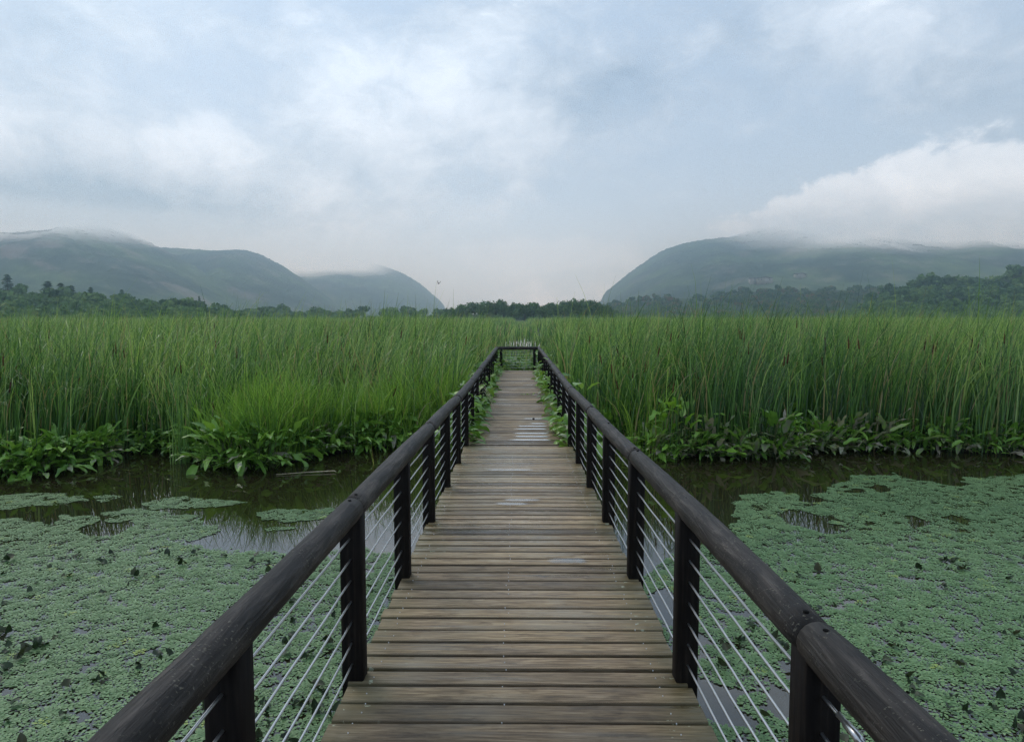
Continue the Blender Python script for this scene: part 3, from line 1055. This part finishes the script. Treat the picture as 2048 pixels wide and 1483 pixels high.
# leaves crowding in over the planks along the far half
for side, lab in ((-1, 'broad green leaves hanging over the left edge of the far planks'), (1, 'broad green leaves hanging over the right edge of the far planks')):
    r = random.Random(60 + side)
    g = Geo()
    for i in range(900):
        y = 9.7 + (END - 9.7) * r.random() ** 1.15
        x = side * r.uniform(.62, 1.15)
        inward = r.random() < .62
        az = (math.pi if side > 0 else 0) + r.gauss(0, .8) if inward else r.uniform(0, 6.28)
        z = float(deck_z(y)) + abs(r.gauss(0, .24)) * (1.0 if abs(x) > .72 else .55) - .05
        L = r.uniform(.14, .30)
        tint = min(.84, r.uniform(.1, .8) + (.2 if side > 0 else 0) * r.random())
        leaf(g, (x, y, z), az, r.uniform(-.2, 1.0), L, L * r.uniform(.4, .7), r.uniform(.4, 1.7), r.uniform(0, .4), r.uniform(.002, .010), tint, r, shape=r.choice((0, 1)), rows=5)
    for i in range(300):                    # and a dark tangle behind the cross rail
        if side < 0:
            continue
        x = r.uniform(-1.2, 1.2)
        y = END + r.uniform(.2, .8)
        z = float(deck_z(END)) + r.uniform(-.1, .38) + (.35 if abs(x) > .65 else 0) * r.random()
        L = r.uniform(.14, .28)
        leaf(g, (x, y, z), r.uniform(0, 6.28), r.uniform(-.2, 1.0), L, L * .55, r.uniform(.4, 1.5), .2, .005, r.uniform(.0, .55), r, rows=5)
    tag(g.build('trailing_foliage', M['broad'], smooth=True), lab, 'foliage', kind='stuff')

# ------------------------------------------------------------------ floating mats
def wpoly(pts):
    return np.array([at(a, b) for a, b in pts])


L_MAIN = wpoly([(-700, 1045), (0, 1043), (60, 1036), (108, 1044), (128, 1027), (207, 1030), (168, 1055), (182, 1074), (240, 1063), (330, 1068), (425, 1062), (350, 1090), (480, 1101), (560, 1107), (665, 1097), (700, 1088), (740, 1104), (800, 1100), (840, 1120), (905, 1300), (905, 1900), (-900, 1900)])
L_PATCH = [wpoly(q) for q in (
    [(-300, 990), (0, 991), (100, 988), (158, 993), (162, 1004), (100, 1012), (0, 1018), (-300, 1025)],
    [(182, 996), (205, 992), (232, 996), (205, 1000)],
    [(213, 1024), (300, 1018), (360, 1030), (428, 1046), (425, 1064), (330, 1070), (232, 1062), (285, 1046), (222, 1036)],
    [(285, 1002), (330, 996), (392, 995), (495, 1003), (430, 1013), (330, 1020), (300, 1012)],
    [(518, 1022), (590, 1014), (665, 1021), (650, 1036), (570, 1044), (530, 1036)],
    [(532, 1060), (556, 1056), (582, 1060), (556, 1067)])]
R_MAIN = wpoly([(1455, 1050), (1476, 1012), (1500, 990), (1560, 983), (1606, 992), (1602, 1004), (1630, 1012), (1664, 1006), (1630, 990), (1660, 972), (1722, 950), (1782, 946), (1850, 963), (1900, 971), (1930, 956), (2048, 950), (2600, 955), (2900, 1900), (1200, 1900), (1240, 1420), (1240, 1250), (1300, 1130), (1380, 1095)])
R_HOLE = [wpoly(q) for q in (
    [(1560, 1016), (1600, 1022), (1660, 1030), (1640, 1042), (1702, 1066), (1650, 1062), (1588, 1048)],
    [(1710, 1046), (1740, 1041), (1772, 1049), (1740, 1056)],
    [(1802, 1036), (1830, 1032), (1848, 1050), (1815, 1054)],
    [(1890, 1040), (1915, 1034), (1938, 1042), (1912, 1047)],
    [(1892, 1062), (1925, 1054), (1956, 1064), (1920, 1071)],
    [(1674, 979), (1695, 974), (1716, 979), (1695, 983)],
    [(1740, 976), (1762, 970), (1786, 976), (1762, 981)],
    [(1300, 1190), (1335, 1160), (1400, 1290), (1420, 1380), (1370, 1400)],
    [(1500, 1370), (1560, 1365), (1600, 1420), (1540, 1440)])]


def jitter(x, y):
    return x + (vnoise(x * 3.2 + 9, y * 3.2, 3) - .5) * .42, y + (vnoise(x * 3.2, y * 3.2 + 31, 3) - .5) * .42


def mat_left(x, y):
    a, b = jitter(x, y)
    m = in_poly(a, b, L_MAIN)
    for q in L_PATCH:
        m |= in_poly(a, b, q)
    near = smoothstep(-2.2, -.8, x) * smoothstep(6.2, 5.0, y)
    gap = vnoise(x * 1.6 + 3, y * 1.6 + 8, 4)
    return m & (gap > .12 + .14 * near)


def mat_right(x, y):
    a, b = jitter(x, y)
    m = in_poly(a, b, R_MAIN)
    for q in R_HOLE:
        m &= ~in_poly(a, b, q)
    near = smoothstep(3.1, 1.2, x) * smoothstep(6.2, 5.2, y)
    gap = vnoise(x * 1.5 + 71, y * 1.5 + 8, 4)
    return m & (gap > .12 + .27 * near)


def floating(side, fn, label, seed):
    r_ = np.random.default_rng(seed)
    x0, x1 = (-10.5, -.3) if side < 0 else (.3, 10.5)
    y0, y1 = 1.3, 10.6
    n = int((x1 - x0) * (y1 - y0) * 340)
    cx, cy = r_.uniform(x0, x1, n), r_.uniform(y0, y1, n)
    ok = np.abs(cx) < cy * .78 + 1.6
    cx, cy = cx[ok], cy[ok]
    n = len(cx)
    k = 14
    ang = (np.arange(k) * 2.39996)[None, :] + r_.uniform(0, 6.28, (n, 1)) + r_.normal(0, .15, (n, k))
    rad = (.006 + .043 * np.sqrt(np.arange(k) / k))[None, :] * r_.uniform(.75, 1.2, (n, 1))
    lx, ly = cx[:, None] + rad * np.cos(ang), cy[:, None] + rad * np.sin(ang)
    young = 1 - np.arange(k)[None, :] / k + np.zeros((n, 1))
    rt = np.clip(r_.normal(.52, .07, (n, 1)), .1, .85)
    rt = np.where(r_.random((n, 1)) < .035, .12, rt)
    tint = np.clip(rt + r_.normal(0, .09, (n, k)) + .34 * (vnoise(cx * .7, cy * .7, 4)[:, None] - .5) - .10 * (young > .8), 0, .9)
    yel = r_.random((n, 1)) < .008
    tint = np.where(yel, .97, tint)
    sz = (.0112 + .0068 * np.sqrt(np.arange(k) / k))[None, :] * r_.uniform(.8, 1.25, (n, k))
    z = .003 + r_.uniform(0, .003, (n, k)) + .005 * young
    tip = r_.normal(.02, .055, (n, k)) + .12 * young ** 2
    lx, ly, ang, tint, sz, z, tip = (v.ravel() for v in (lx, ly, ang, tint, sz, z, tip))
    ok = fn(lx, ly) & ~((np.abs(lx - XC) < .5))
    lx, ly, ang, tint, sz, z, tip = (v[ok] for v in (lx, ly, ang, tint, sz, z, tip))
    N = len(lx)
    rs = np.random.default_rng(seed + 1)
    dx, dy = np.cos(ang), np.sin(ang)
    wdt = sz * rs.uniform(.8, 1.05, N)
    # six-point leaf: blunt rhombus folded on its midrib
    def pt(f, s, lift):
        return np.stack([lx + dx * sz * f - dy * wdt * s, ly + dy * sz * f + dx * wdt * s, np.maximum(z + sz * f * tip + lift, .002)], 1)
    lf = sz * rs.normal(.03, .09, N)
    V = np.stack([pt(-.7, 0, 0), pt(0, -.62, lf), pt(.55, -.42, lf * .8), pt(.85, 0, 0), pt(.55, .42, lf * .8), pt(0, .62, lf)], 1).reshape(-1, 3)
    b = np.arange(N) * 6
    Q = np.concatenate([np.stack([b, b + 1, b + 2, b + 3], 1), np.stack([b, b + 3, b + 4, b + 5], 1)])
    g = Geo()
    g.add(V, Q, np.repeat(tint, 6))
    tag(g.build('floating_leaves', M['float']), label, 'water plants', kind='stuff')
    return N


floating(-1, mat_left, 'pale green mat of small floating leaves on the water left of the boardwalk', 31)
floating(1, mat_right, 'pale green mat of small floating leaves on the water right of the boardwalk', 32)

for side, fn, lab in ((-1, mat_left, 'dark curled leaves poking up from the left floating mat'), (1, mat_right, 'dark curled leaves poking up from the right floating mat')):
    r = random.Random(80 + side)
    g = Geo()
    cnt = 0
    while cnt < 300:
        y = 2.2 + 4.6 * r.random() ** 1.7
        x = side * r.uniform(.9, y * .78 + 1.2)
        if r.random() > smoothstep(.42, .62, float(vnoise(x * .9 + 55, y * .9 + 3, 2))) + .12:
            continue
        if not fn(np.array([x]), np.array([y]))[0]:
            continue
        cnt += 1
        for q in range(r.choice((1, 1, 2, 3))):
            L = .028 + .05 * r.random() ** 1.6
            leaf(g, (x + r.gauss(0, .02), y + r.gauss(0, .02), r.uniform(.005, .03)), r.uniform(0, 6.28), r.uniform(.3, 1.5), L, L * .95, r.uniform(-1, 1.8), r.uniform(.2, .9), .006, r.random(), r, shape=1, rows=4)
    tag(g.build('curled_leaves', M['curled'], smooth=True), lab, 'leaves', kind='stuff')

# ------------------------------------------------------------------ small things
m, t = material('dry_straw')
put(t, color=t.ramp(t.noise(t.obj, 20, 2), [(0.3, (0.30, 0.25, 0.15)), (0.7, (0.50, 0.44, 0.30))]), rough=.7)
M['straw'] = m
g = Geo()
a, b = at(552, 950), at(675, 944)
g.tube([a + (0, 0, .012), (a + b) / 2 + np.array((0, .02, .02)), b + np.array((-.05, 0, .022)), b + np.array((0, -.06, .02))], [.004, .006, .010, .003], 6)
tag(g.build('floating_straw', M['straw'], smooth=True), 'pale broken reed stem floating before the left bank', 'reed stem')

m, t = material('yellowed_leaf')
put(t, color=t.ramp(t.noise(t.obj, 30, 2), [(0.3, (0.45, 0.22, 0.03)), (0.7, (0.55, 0.38, 0.06))]), rough=.6)
M['yellow'] = m
g = Geo()
p = at_deck(1087, 781)
leaf(g, (p[0] - .08, p[1], p[2] + .03), .3, .35, .17, .10, 1.1, .3, .004, .5, random.Random(1), rows=6)
tag(g.build('fallen_leaf', M['yellow'], smooth=True), 'single orange-yellow leaf at the right edge of the far planks', 'leaf')
g = Geo()
p = at_deck(1050, 790)
rr = random.Random(4)
for i in range(7):
    leaf(g, (p[0] - .12 + .05 * i, p[1] + rr.uniform(-.04, .04), p[2] + .01), rr.uniform(0, 6.3), rr.uniform(.2, 1), .09, .03, .9, .2, .002, .7, rr, rows=4)
tag(g.build('green_sprig', M['lime'], smooth=True), 'small broken green sprig lying on the far planks', 'sprig')
g = Geo()
p = at_deck(985, 775)
for q in range(3):
    s0 = np.array((-.78, 12.9 + .25 * q, float(deck_z(13)) + .55 - .1 * q))
    g.tube([s0, s0 + (.15, -.05, .05), s0 + (.28, -.2, -.15), s0 + (.36, -.4, -.46 + .1 * q)], [.006, .006, .004, .002], 5)
tag(g.build('dry_stem', M['straw'], smooth=True), 'dry reddish stems drooping over the left edge of the far planks', 'dead stem')

m, t = material('dark_stone')
put(t, color=(.015, .014, .013), rough=.5)
g = Geo()
p = at_deck(1067, 839)
ph = np.linspace(-math.pi / 2, math.pi / 2, 7)
rs = np.random.default_rng(2)
g.tube([(p[0] + .022 * math.sin(q), p[1], p[2] + .018) for q in ph], [max(.002, .018 * math.cos(q) * rs.uniform(.85, 1.15)) for q in ph], 10)
tag(g.build('pebble', m, smooth=True), 'black pebble lying in the largest puddle', 'pebble')

# the bird over the gap between the hills
m, t = material('dark_feathers')
put(t, color=(.02, .02, .022), rough=.7)
g = Geo()
bp = at_dist(877, 567, 45)
q = np.linspace(-1, 1, 11)
g.tube([(0, .09 * v, .012 * v) for v in q], [.003, .012, .018, .023, .026, .027, .026, .023, .019, .012, .003], 10)
for s in (-1, 1):
    rows = []
    for u_, (dx, dz_, y0, y1) in enumerate([(.015, .01, .045, -.035), (.05, .055, .05, -.03), (.085, .10, .035, -.03), (.105, .15, .005, -.035), (.115, .19, -.02, -.04)]):
        for zo in (.003, -.003):
            rows += [(s * dx, y0, dz_ + zo), (s * dx, y1, dz_ + zo)]
    Q = []
    for i in range(4):
        o_ = i * 4
        Q += [(o_, o_ + 1, o_ + 5, o_ + 4), (o_ + 2, o_ + 6, o_ + 7, o_ + 3), (o_, o_ + 4, o_ + 6, o_ + 2), (o_ + 1, o_ + 3, o_ + 7, o_ + 5)]
    g.add(rows, Q)
g.add([(-.012, -.07, 0), (.012, -.07, 0), (.028, -.15, -.004), (-.028, -.15, -.004)], [(0, 1, 2, 3)])
o = g.build('bird', m, smooth=False)
o.location = bp
o.rotation_euler = (0, R(14), R(40))
tag(o, 'small dark bird flying with raised wings over the gap between the hills', 'bird')

# ------------------------------------------------------------------ trees
def crown_geo(seed, n, lobes, rx=1.0, rz=.85, leafsize=.13):
    """a unit crown about the origin: leaf clumps scattered over several lobes"""
    r_ = np.random.default_rng(seed)
    Vs, Ts = [], []
    per = n // lobes
    for l in range(lobes):
        c = r_.normal(0, 1, 3)
        c = c / np.linalg.norm(c) * r_.uniform(.25, .72) * np.array((rx, rx, rz))
        c[2] = abs(c[2]) * .9 - .12
        rad = r_.uniform(.26, .46)
        d = r_.normal(0, 1, (per, 3))
        d[:, 2] = d[:, 2] * .9 + .15
        d /= np.linalg.norm(d, axis=1)[:, None]
        P = c + d * rad * r_.uniform(.55, 1.08, (per, 1))
        nrm = d + r_.normal(0, .45, (per, 3))
        nrm /= np.linalg.norm(nrm, axis=1)[:, None]
        A = np.cross(nrm, r_.normal(0, 1, (per, 3)))
        A /= np.linalg.norm(A, axis=1)[:, None]
        B = np.cross(nrm, A)
        s = leafsize * r_.uniform(.6, 1.3, (per, 1))
        q = np.stack([P - A * s, P - B * s * .7 + nrm * s * .3, P + A * s, P + B * s * .7 - nrm * s * .2], 1)
        Vs.append(q.reshape(-1, 3))
        Ts.append(np.repeat(np.clip(r_.normal(.45, .12) + r_.normal(0, .16, per), 0, 1), 4))
    V = np.concatenate(Vs)
    return V, np.arange(len(V)).reshape(-1, 4), np.concatenate(Ts)


def conifer_geo(seed, n):
    r_ = np.random.default_rng(seed)
    h = r_.random(n) ** 1.3
    lay = np.floor(h * 9) / 9
    rad = .30 * (1 - h) ** .8 * (.45 + .75 * ((h - lay) * 9 < .55)) + .02
    a = r_.uniform(0, 6.28, n)
    rr_ = rad * r_.uniform(.3, 1.1, n)
    P = np.stack([rr_ * np.cos(a), rr_ * np.sin(a), h - (rr_ * .25)], 1)
    out = np.stack([np.cos(a), np.sin(a), -.25 + 0 * a], 1)
    sd = np.stack([-np.sin(a), np.cos(a), 0 * a], 1)
    s = .045 * r_.uniform(.6, 1.3, (n, 1))
    up = np.array((0, 0, 1.0)) * s * r_.uniform(-.3, .5, (n, 1))
    q = np.stack([P - out * s, P - sd * s * .6 + up, P + out * s * 1.3, P + sd * s * .6], 1)
    return q.reshape(-1, 3), np.arange(4 * n).reshape(-1, 4), np.repeat(np.clip(r_.normal(.4, .2, n), 0, 1), 4)


def tree_trunk(h, crown_base, seed):
    r = random.Random(seed)
    g = Geo()
    g.tube([(0, 0, -.5), (.1, 0, h * .2), (0, .1, h * .5), (.05, 0, h * .8)], [.45, .32, .22, .06], 8)
    for i in range(6):
        a = r.uniform(0, 6.28)
        z0 = h * r.uniform(.25, .5)
        L = h * r.uniform(.2, .36)
        g.tube([(0, 0, z0), (math.cos(a) * L * .5, math.sin(a) * L * .5, z0 + L * .35), (math.cos(a) * L, math.sin(a) * L, z0 + L * .8)], [.16, .10, .03], 6)
    return g


tree_protos = []
for i in range(5):
    V, Q, T = crown_geo(500 + i, 1500, 11 + i % 3, leafsize=.085)
    W_ = V * np.array((6.4, 6.4, 6.6)) + np.array((0, 0, 5.4))
    tg = tree_trunk(12, 3, i)
    tree_protos.append((np_mesh('crown', W_, Q, M['crown'], attrs={'tint': T}),
                        np_mesh('trunk', np.concatenate(tg.V), np.concatenate(tg.Q), M['bark'], attrs={'tint': np.concatenate(tg.A)}, smooth=True)))


def tree(px, top, Y, label, k, wide=1.0, group='trees of the central grove', protos=None, name='broadleaf_tree', hmul=1.0):
    p = at_dist(px, top, Y)
    pr = (protos or tree_protos)[k]
    t = empty(name, (p[0], p[1], 0.2))
    sc = (p[2] - .2) / 12.2 / hmul
    t.scale = (sc * wide, sc * wide, sc * hmul)
    t.rotation_euler.z = random.uniform(0, 6.28)
    tag(t, label, 'tree', group)
    for nm, me in zip(('crown', 'trunk'), pr):
        link(bpy.data.objects.new(nm, me), t)


for a in [
    (903, 609, 380, 'smallest low tree at the left end of the central grove', 0, 1.0),
    (924, 600, 372, 'low rounded tree, second from the left end of the central grove', 1, 1.0),
    (948, 594, 360, 'broad tree left of the tallest crown in the left half of the central grove', 2, 1.05),
    (980, 588, 350, 'tall domed tree, highest crown in the left half of the central grove', 3, 1.05),
    (1006, 590, 352, 'tall tree touching the right of the highest left-half crown in the central grove', 4, .9),
    (1027, 597, 345, 'mid-height tree where the central grove skyline dips in the middle', 0, .9),
    (1050, 596, 330, 'bushy tree standing in front, near the middle of the central grove', 1, 1.05),
    (1067, 594, 356, 'rounded tree just right of the central grove middle', 2, .85),
    (1090, 604, 318, 'paler bushy tree lowest at front of the central grove', 4, 1.05),
    (1101, 593, 362, 'slim tree with a pointed top in the central grove', 3, .6),
    (1130, 592, 348, 'wide round tree left of the two tallest right-hand crowns of the central grove', 0, 1.05),
    (1158, 586, 352, 'tallest tree near the right end of the central grove', 1, .95),
    (1182, 588, 350, 'tall tree right beside the tallest crown of the central grove', 2, .95),
    (1204, 597, 352, 'sloping tree, second from the right end of the central grove', 3, .9),
    (1219, 604, 356, 'small tree at the right end of the central grove', 4, .75),
]:
    tree(*a)

conifer_protos = []
for i in range(3):
    V, Q, T = conifer_geo(700 + i, 900)
    W_ = V * np.array((10.0, 10.0, 11.6)) + np.array((0, 0, .6))
    g = Geo()
    g.tube([(0, 0, -.5), (0, 0, 6), (0, 0, 11.5)], [.28, .18, .03], 8)
    conifer_protos.append((np_mesh('crown', W_, Q, M['conifer'], attrs={'tint': T}),
                           np_mesh('trunk', np.concatenate(g.V), np.concatenate(g.Q), M['bark'], attrs={'tint': np.concatenate(g.A)}, smooth=True)))

forest_crowns = [crown_geo(600 + i, 170, 6, leafsize=.20) for i in range(6)]


def forest(name, profile, D, depth, n, h, mat, label, seed, low=6, tshift=0.0, tvar=.22):
    """a far wood as one mass: crowns on a rising slope whose skyline follows the profile"""
    r_ = np.random.default_rng(seed)
    pf = np.array(profile, dtype=float)
    g = Geo()
    px = r_.uniform(pf[0, 0], pf[-1, 0], n)
    s = r_.random(n) ** .8
    gx, gs = np.meshgrid(np.linspace(pf[0, 0], pf[-1, 0], 60), np.linspace(0, 1.3, 12), indexing='ij')

    def top_at(px, s):
        Yd = D + s * depth
        e = np.interp(px, pf[:, 0], 634 - pf[:, 1])
        el = low + (e - low) * np.minimum(s, 1)
        return Yd, CAMZ + np.maximum(el, 1) / FPX * Yd
    for i in range(n):
        Yd, zt = top_at(px[i], s[i])
        hh = h * r_.uniform(.75, 1.2)
        if s[i] > .8:
            zt += r_.normal(0, .12) * h
        rr_ = hh * r_.uniform(.45, .68)
        V, Q, T = forest_crowns[r_.integers(6)]
        a = r_.uniform(0, 6.28)
        ca, sa = math.cos(a), math.sin(a)
        X_ = (px[i] - 1035) / FPX * Yd
        W_ = np.stack([(V[:, 0] * ca - V[:, 1] * sa) * rr_ + X_, (V[:, 0] * sa + V[:, 1] * ca) * rr_ + Yd, V[:, 2] * hh * .5 + zt - hh * .42], 1)
        g.add(W_, Q, np.clip(T + tshift + r_.normal(0, tvar), 0, 1))
    o = g.build(name, mat)
    tag(o, label, 'wood', kind='stuff')
    Yd, zt = top_at(gx, gs)
    Xg = (gx - 1035) / FPX * Yd
    zt = zt - h * .75
    zt = np.where(gs > 1.05, zt - (gs - 1.05) * 4 * h, zt)
    hill = np_obj('wooded_slope', np.stack([Xg, Yd, zt], -1), grid_quads(60, 12), M['slope'], smooth=True)
    tag(hill, kind='structure')


m, t = material('forest_floor')
g1 = t.noise(t.obj, .15, 5, .65)
put(t, color=t.ramp(g1, [(0.3, (0.018, 0.036, 0.016)), (0.7, (0.05, 0.08, 0.03))]), rough=.9, spec=.1)
M['slope'] = m

forest('distant_wood', [(-700, 540), (0, 569), (60, 570), (110, 573), (200, 582), (330, 592), (400, 601), (450, 607), (478, 622), (495, 634)], 250, 130, 620, 11, M['crown'], 'dense green wood on the low slope beyond the reeds at left', 11)
forest('distant_wood', [(455, 622), (480, 613), (560, 611), (650, 613), (760, 611), (850, 612), (905, 611), (960, 605), (1190, 603), (1235, 612)], 420, 90, 260, 10, M['crown'], 'low far line of trees along the back of the marsh, left of the grove and behind it', 12, low=3)
forest('distant_wood', [(1195, 612), (1225, 596), (1283, 590), (1353, 583), (1415, 583), (1465, 574), (1531, 567), (1614, 568), (1759, 566), (1900, 566), (2048, 566), (2500, 566)], 620, 330, 1000, 12, M['wood_mix'], 'mixed green and rusty wood at the foot of the right-hand mountain', 13, low=5)
forest('distant_wood', [(1690, 620), (1740, 582), (1780, 562), (1829, 546), (1904, 541), (1945, 542), (2003, 533), (2048, 519), (2300, 490), (2700, 480)], 400, 190, 800, 12, M['crown'], 'nearer dark green wood climbing the slope at the right picture edge', 14, low=7)

for a in [
    (14, 549, 392, 'dark broad-topped pine standing tallest at the far left of the left wood', 0, 1.15),
    (95, 562, 390, 'pale green conifer, second from the left above the left wood', 1, 1.50),
    (121, 566, 394, 'conifer close to the right of the second conifer above the left wood', 2, 1.35),
    (143, 571, 396, 'low conifer tip, fourth from the left above the left wood', 0, 1.20),
    (181, 574, 390, 'slim conifer standing alone at the middle of the left wood', 1, 1.05),
    (243, 579, 392, 'narrow pointed conifer past the middle of the left wood', 2, 0.90),
    (398, 592, 395, 'small conifer tip near the right end of the left wood', 0, .7),
]:
    tree(*a, group='conifers above the left wood', protos=conifer_protos, name='conifer_tree')

# ------------------------------------------------------------------ mountains
def mountain_material(name, zlo, zhi, xfade=None, rock=.4):
    m, t = material(name)
    g1 = t.noise(t.obj, .035, 6, .68)
    g2 = t.noise(t.obj, .006, 4, .55)
    g3 = t.noise(t.mapping(t.obj, scale=(1, 1, .45)), .012, 5, .6)
    c = t.ramp(g1, [(0.30, (0.030, 0.052, 0.046)), (0.5, (0.054, 0.082, 0.066)), (0.70, (0.095, 0.125, 0.088))])
    c = t.mix(t.math('MULTIPLY', t.mr(g2, .42, .60), .7), c, t.vmath('MULTIPLY', c, (2.0, 2.0, 1.3)))
    c = t.mix(t.math('MULTIPLY', t.mr(t.math('ADD', g3, t.math('MULTIPLY', g1, .35)), .70, .86), rock), c, (.27, .22, .21))
    put(t, color=c, rough=.95, spec=.05, normal=bump(t, g1, .5, 6.0))
    # the top dissolves into the cloud that sits on it
    sep = t.n('ShaderNodeSeparateXYZ', inp={0: t.obj})
    z = sep.outputs[2]
    cn = t.noise(t.mapping(t.obj, scale=(1, 1, 1.6)), .0045, 4, .5)
    z = t.math('ADD', z, t.math('MULTIPLY', t.math('SUBTRACT', cn, .5), (zhi - zlo) * 1.1))
    f = t.mr(z, zlo, zhi)
    if xfade:
        f = t.math('MULTIPLY', f, t.mr(sep.outputs[0], xfade[0], xfade[1], xfade[2], xfade[3]))
    tr = t.n('ShaderNodeBsdfTransparent')
    mx = t.n('ShaderNodeMixShader')
    t.t.links.new(f, mx.inputs[0])
    t.t.links.new(t.b.outputs[0], mx.inputs[1])
    t.t.links.new(tr.outputs[0], mx.inputs[2])
    t.t.links.new(mx.outputs[0], t.out.inputs[0])
    return m


def mountain(profile, D, depth, mat, seed, label=None, nx=420, ns=80, rug=.10, jit=1.7, pw=.8):
    pf = np.array(profile, dtype=float)
    u = np.linspace(pf[0, 0], pf[-1, 0], nx)
    s = np.concatenate([np.linspace(0, 1, ns), [1.08, 1.2]])
    U, S = np.meshgrid(u, s, indexing='ij')
    e = np.interp(U, pf[:, 0], 634 - pf[:, 1])
    # smooth the polyline a little
    k = np.ones(9) / 9
    ee = np.convolve(np.pad(e[:, 0], 4, mode='edge'), k, mode='valid')
    E = ee[:, None] * np.ones_like(S)
    Yd = D - depth * (1 - np.minimum(S, 1.2))
    Xd = (U - 1035) / FPX * (D - depth * .5 * (1 - S))
    H = CAMZ + E / FPX * D
    sh = np.where(S <= 1, np.maximum(S, 0) ** pw, 1 + (S - 1) * depth / D)     # beyond the skyline it keeps rising into the cloud
    rid = 1 - np.abs(2 * vnoise(Xd / 190 + seed, Yd / 260 + seed * 3, 4) - 1)
    Z = H * sh * (1 + rug * 2.2 * (rid - .6) * np.clip(1 - S, 0, 1) * np.clip(S * 4, 0, 1))
    r_ = np.random.default_rng(seed)
    J = vnoise(Xd / 9.0, Yd / 9.0 + S * 40, 2) - .5
    Z = Z + J * jit * 2 + r_.normal(0, jit * .35, Z.shape)
    Z[:, 0] = -2
    o = np_obj('mountain', np.stack([Xd, Yd, Z], -1), grid_quads(nx, len(s)), mat, smooth=False)
    tag(o, kind='structure')
    return Xd, Yd, Z


mA = mountain_material('mountain_forest', 116, 166, (-850, -740, 1, 0), .6)
mB = mountain_material('mountain_forest_second', 1000, 1100, None, .5)
mC = mountain_material('mountain_forest_third', 132, 178, (-590, -450, 1, 0), .3)
mD = mountain_material('mountain_forest_right', 122, 188, (520, 780, 0, 1), .35)
mountain([(-900, 410), (-300, 420), (0, 430), (110, 434), (150, 436), (190, 440), (225, 455), (250, 471), (300, 497), (350, 522), (420, 562), (470, 594), (500, 614), (520, 632)], 1450, 520, mA, 1, rug=.30)
mountain([(180, 540), (260, 508), (300, 496), (340, 498), (420, 503), (480, 501), (510, 510), (550, 530), (600, 562), (640, 590), (670, 612), (690, 632)], 1900, 600, mB, 2, rug=.40)
mountain([(480, 560), (560, 525), (620, 512), (700, 515), (745, 527), (775, 537), (800, 546), (835, 566), (870, 595), (884, 608), (895, 632)], 2800, 700, mC, 3, rug=.28)
DX, DY, DZ = mountain([(1198, 632), (1210, 590), (1230, 575), (1260, 551), (1300, 524), (1335, 502), (1380, 488), (1430, 480), (1475, 476), (1500, 468), (1540, 455), (1600, 448), (1800, 444), (2050, 442), (2700, 440)], 2100, 1050, mD, 4, nx=560, ns=110, rug=.18, pw=.9)

# the pale buildings on the right-hand mountain
m, t = material('pale_render')
put(t, color=t.ramp(t.noise(t.obj, .4, 3), [(0.3, (.30, .28, .25)), (0.7, (.38, .36, .32))]), rough=.8)
M['render'] = m
m, t = material('dark_roofing')
put(t, color=(.09, .085, .085), rough=.8)
M['roof'] = m
m, t = material('dark_glass')
put(t, color=(.03, .035, .04), rough=.15)
M['glass'] = m


def house(px, py, L, H, label, storeys, seed):
    el = (634 - (CAMZ * 0 + 634 - (DZ - CAMZ) / DY * FPX))
    sx_ = 1035 + DX / DY * FPX
    # the hillside point nearest to that direction
    dd = (sx_ - px) ** 2 + ((634 - el) - py) ** 2 * 2
    i = np.unravel_index(np.argmin(np.where(DZ > 5, dd, 1e9)), dd.shape)
    x, y, z = DX[i], DY[i] - 12, DZ[i] + 2
    t = empty('building', (x, y, z))
    tag(t, label, 'building', 'pale buildings on the right-hand mountain')
    g = Geo()
    g.box((-L / 2, 0, -8), (L / 2, 12, H))
    g.box((-L * .15, -3, -8), (L * .15, -.01, H * 1.15))
    g.build('wall', M['render'], t)
    g = Geo()
    for (a, b, c, d, zz) in ((-L / 2 - .6, -.6, L / 2 + .6, 12.6, H + .01), (-L * .15 - .5, -3.5, L * .15 + .5, -.7, H * 1.15 + .01)):
        V = [(a, b, zz), (c, b, zz), (c, d, zz), (a, d, zz), (a + 1, (b + d) / 2, zz + 2.6), (c - 1, (b + d) / 2, zz + 2.6)]
        g.add(V, [(0, 1, 5, 4), (2, 3, 4, 5), (0, 4, 4, 3), (1, 2, 5, 5), (3, 2, 1, 0)])
    g.build('roof', M['roof'], t)
    for st in range(storeys):
        for q in range(int(L / 5)):
            xx = -L / 2 + 2.5 + q * 5
            if abs(xx) < L * .15 + 1.2:
                continue
            gw = Geo()
            gw.box((xx - .9, -.06, 1.2 + st * 3.6), (xx + .9, -.002, 3.0 + st * 3.6))
            gw.build('window', M['glass'], t)


house(1522, 564, 28, 4.5, 'long pale building low on the right-hand mountain', 2, 1)
house(1497, 567, 9, 4, 'small pale building to the left of the long one on the mountain', 1, 2)
house(1592, 554, 20, 3.2, 'thin pale building higher up the right-hand mountain slope', 1, 3)

# ------------------------------------------------------------------ haze
m = bpy.data.materials.new('haze_air')
m.use_nodes = True
t = NT(m.node_tree)
ov = t.n('ShaderNodeOutputMaterial')
pv = t.n('ShaderNodeVolumePrincipled')
pv.inputs['Color'].default_value = (0.57, 0.80, 1.0, 1)
pv.inputs['Absorption Color'].default_value = (1, 1, 1, 1)
pv.inputs['Density'].default_value = 0.00056
pv.inputs['Anisotropy'].default_value = 0.86
t.t.links.new(pv.outputs[0], ov.inputs['Volume'])
g = Geo()
g.box((-3400, -320, -3.0), (3400, 3500, 345))
o = g.build('haze', m)
o.display_type = 'WIRE'
tag(o, kind='stuff')
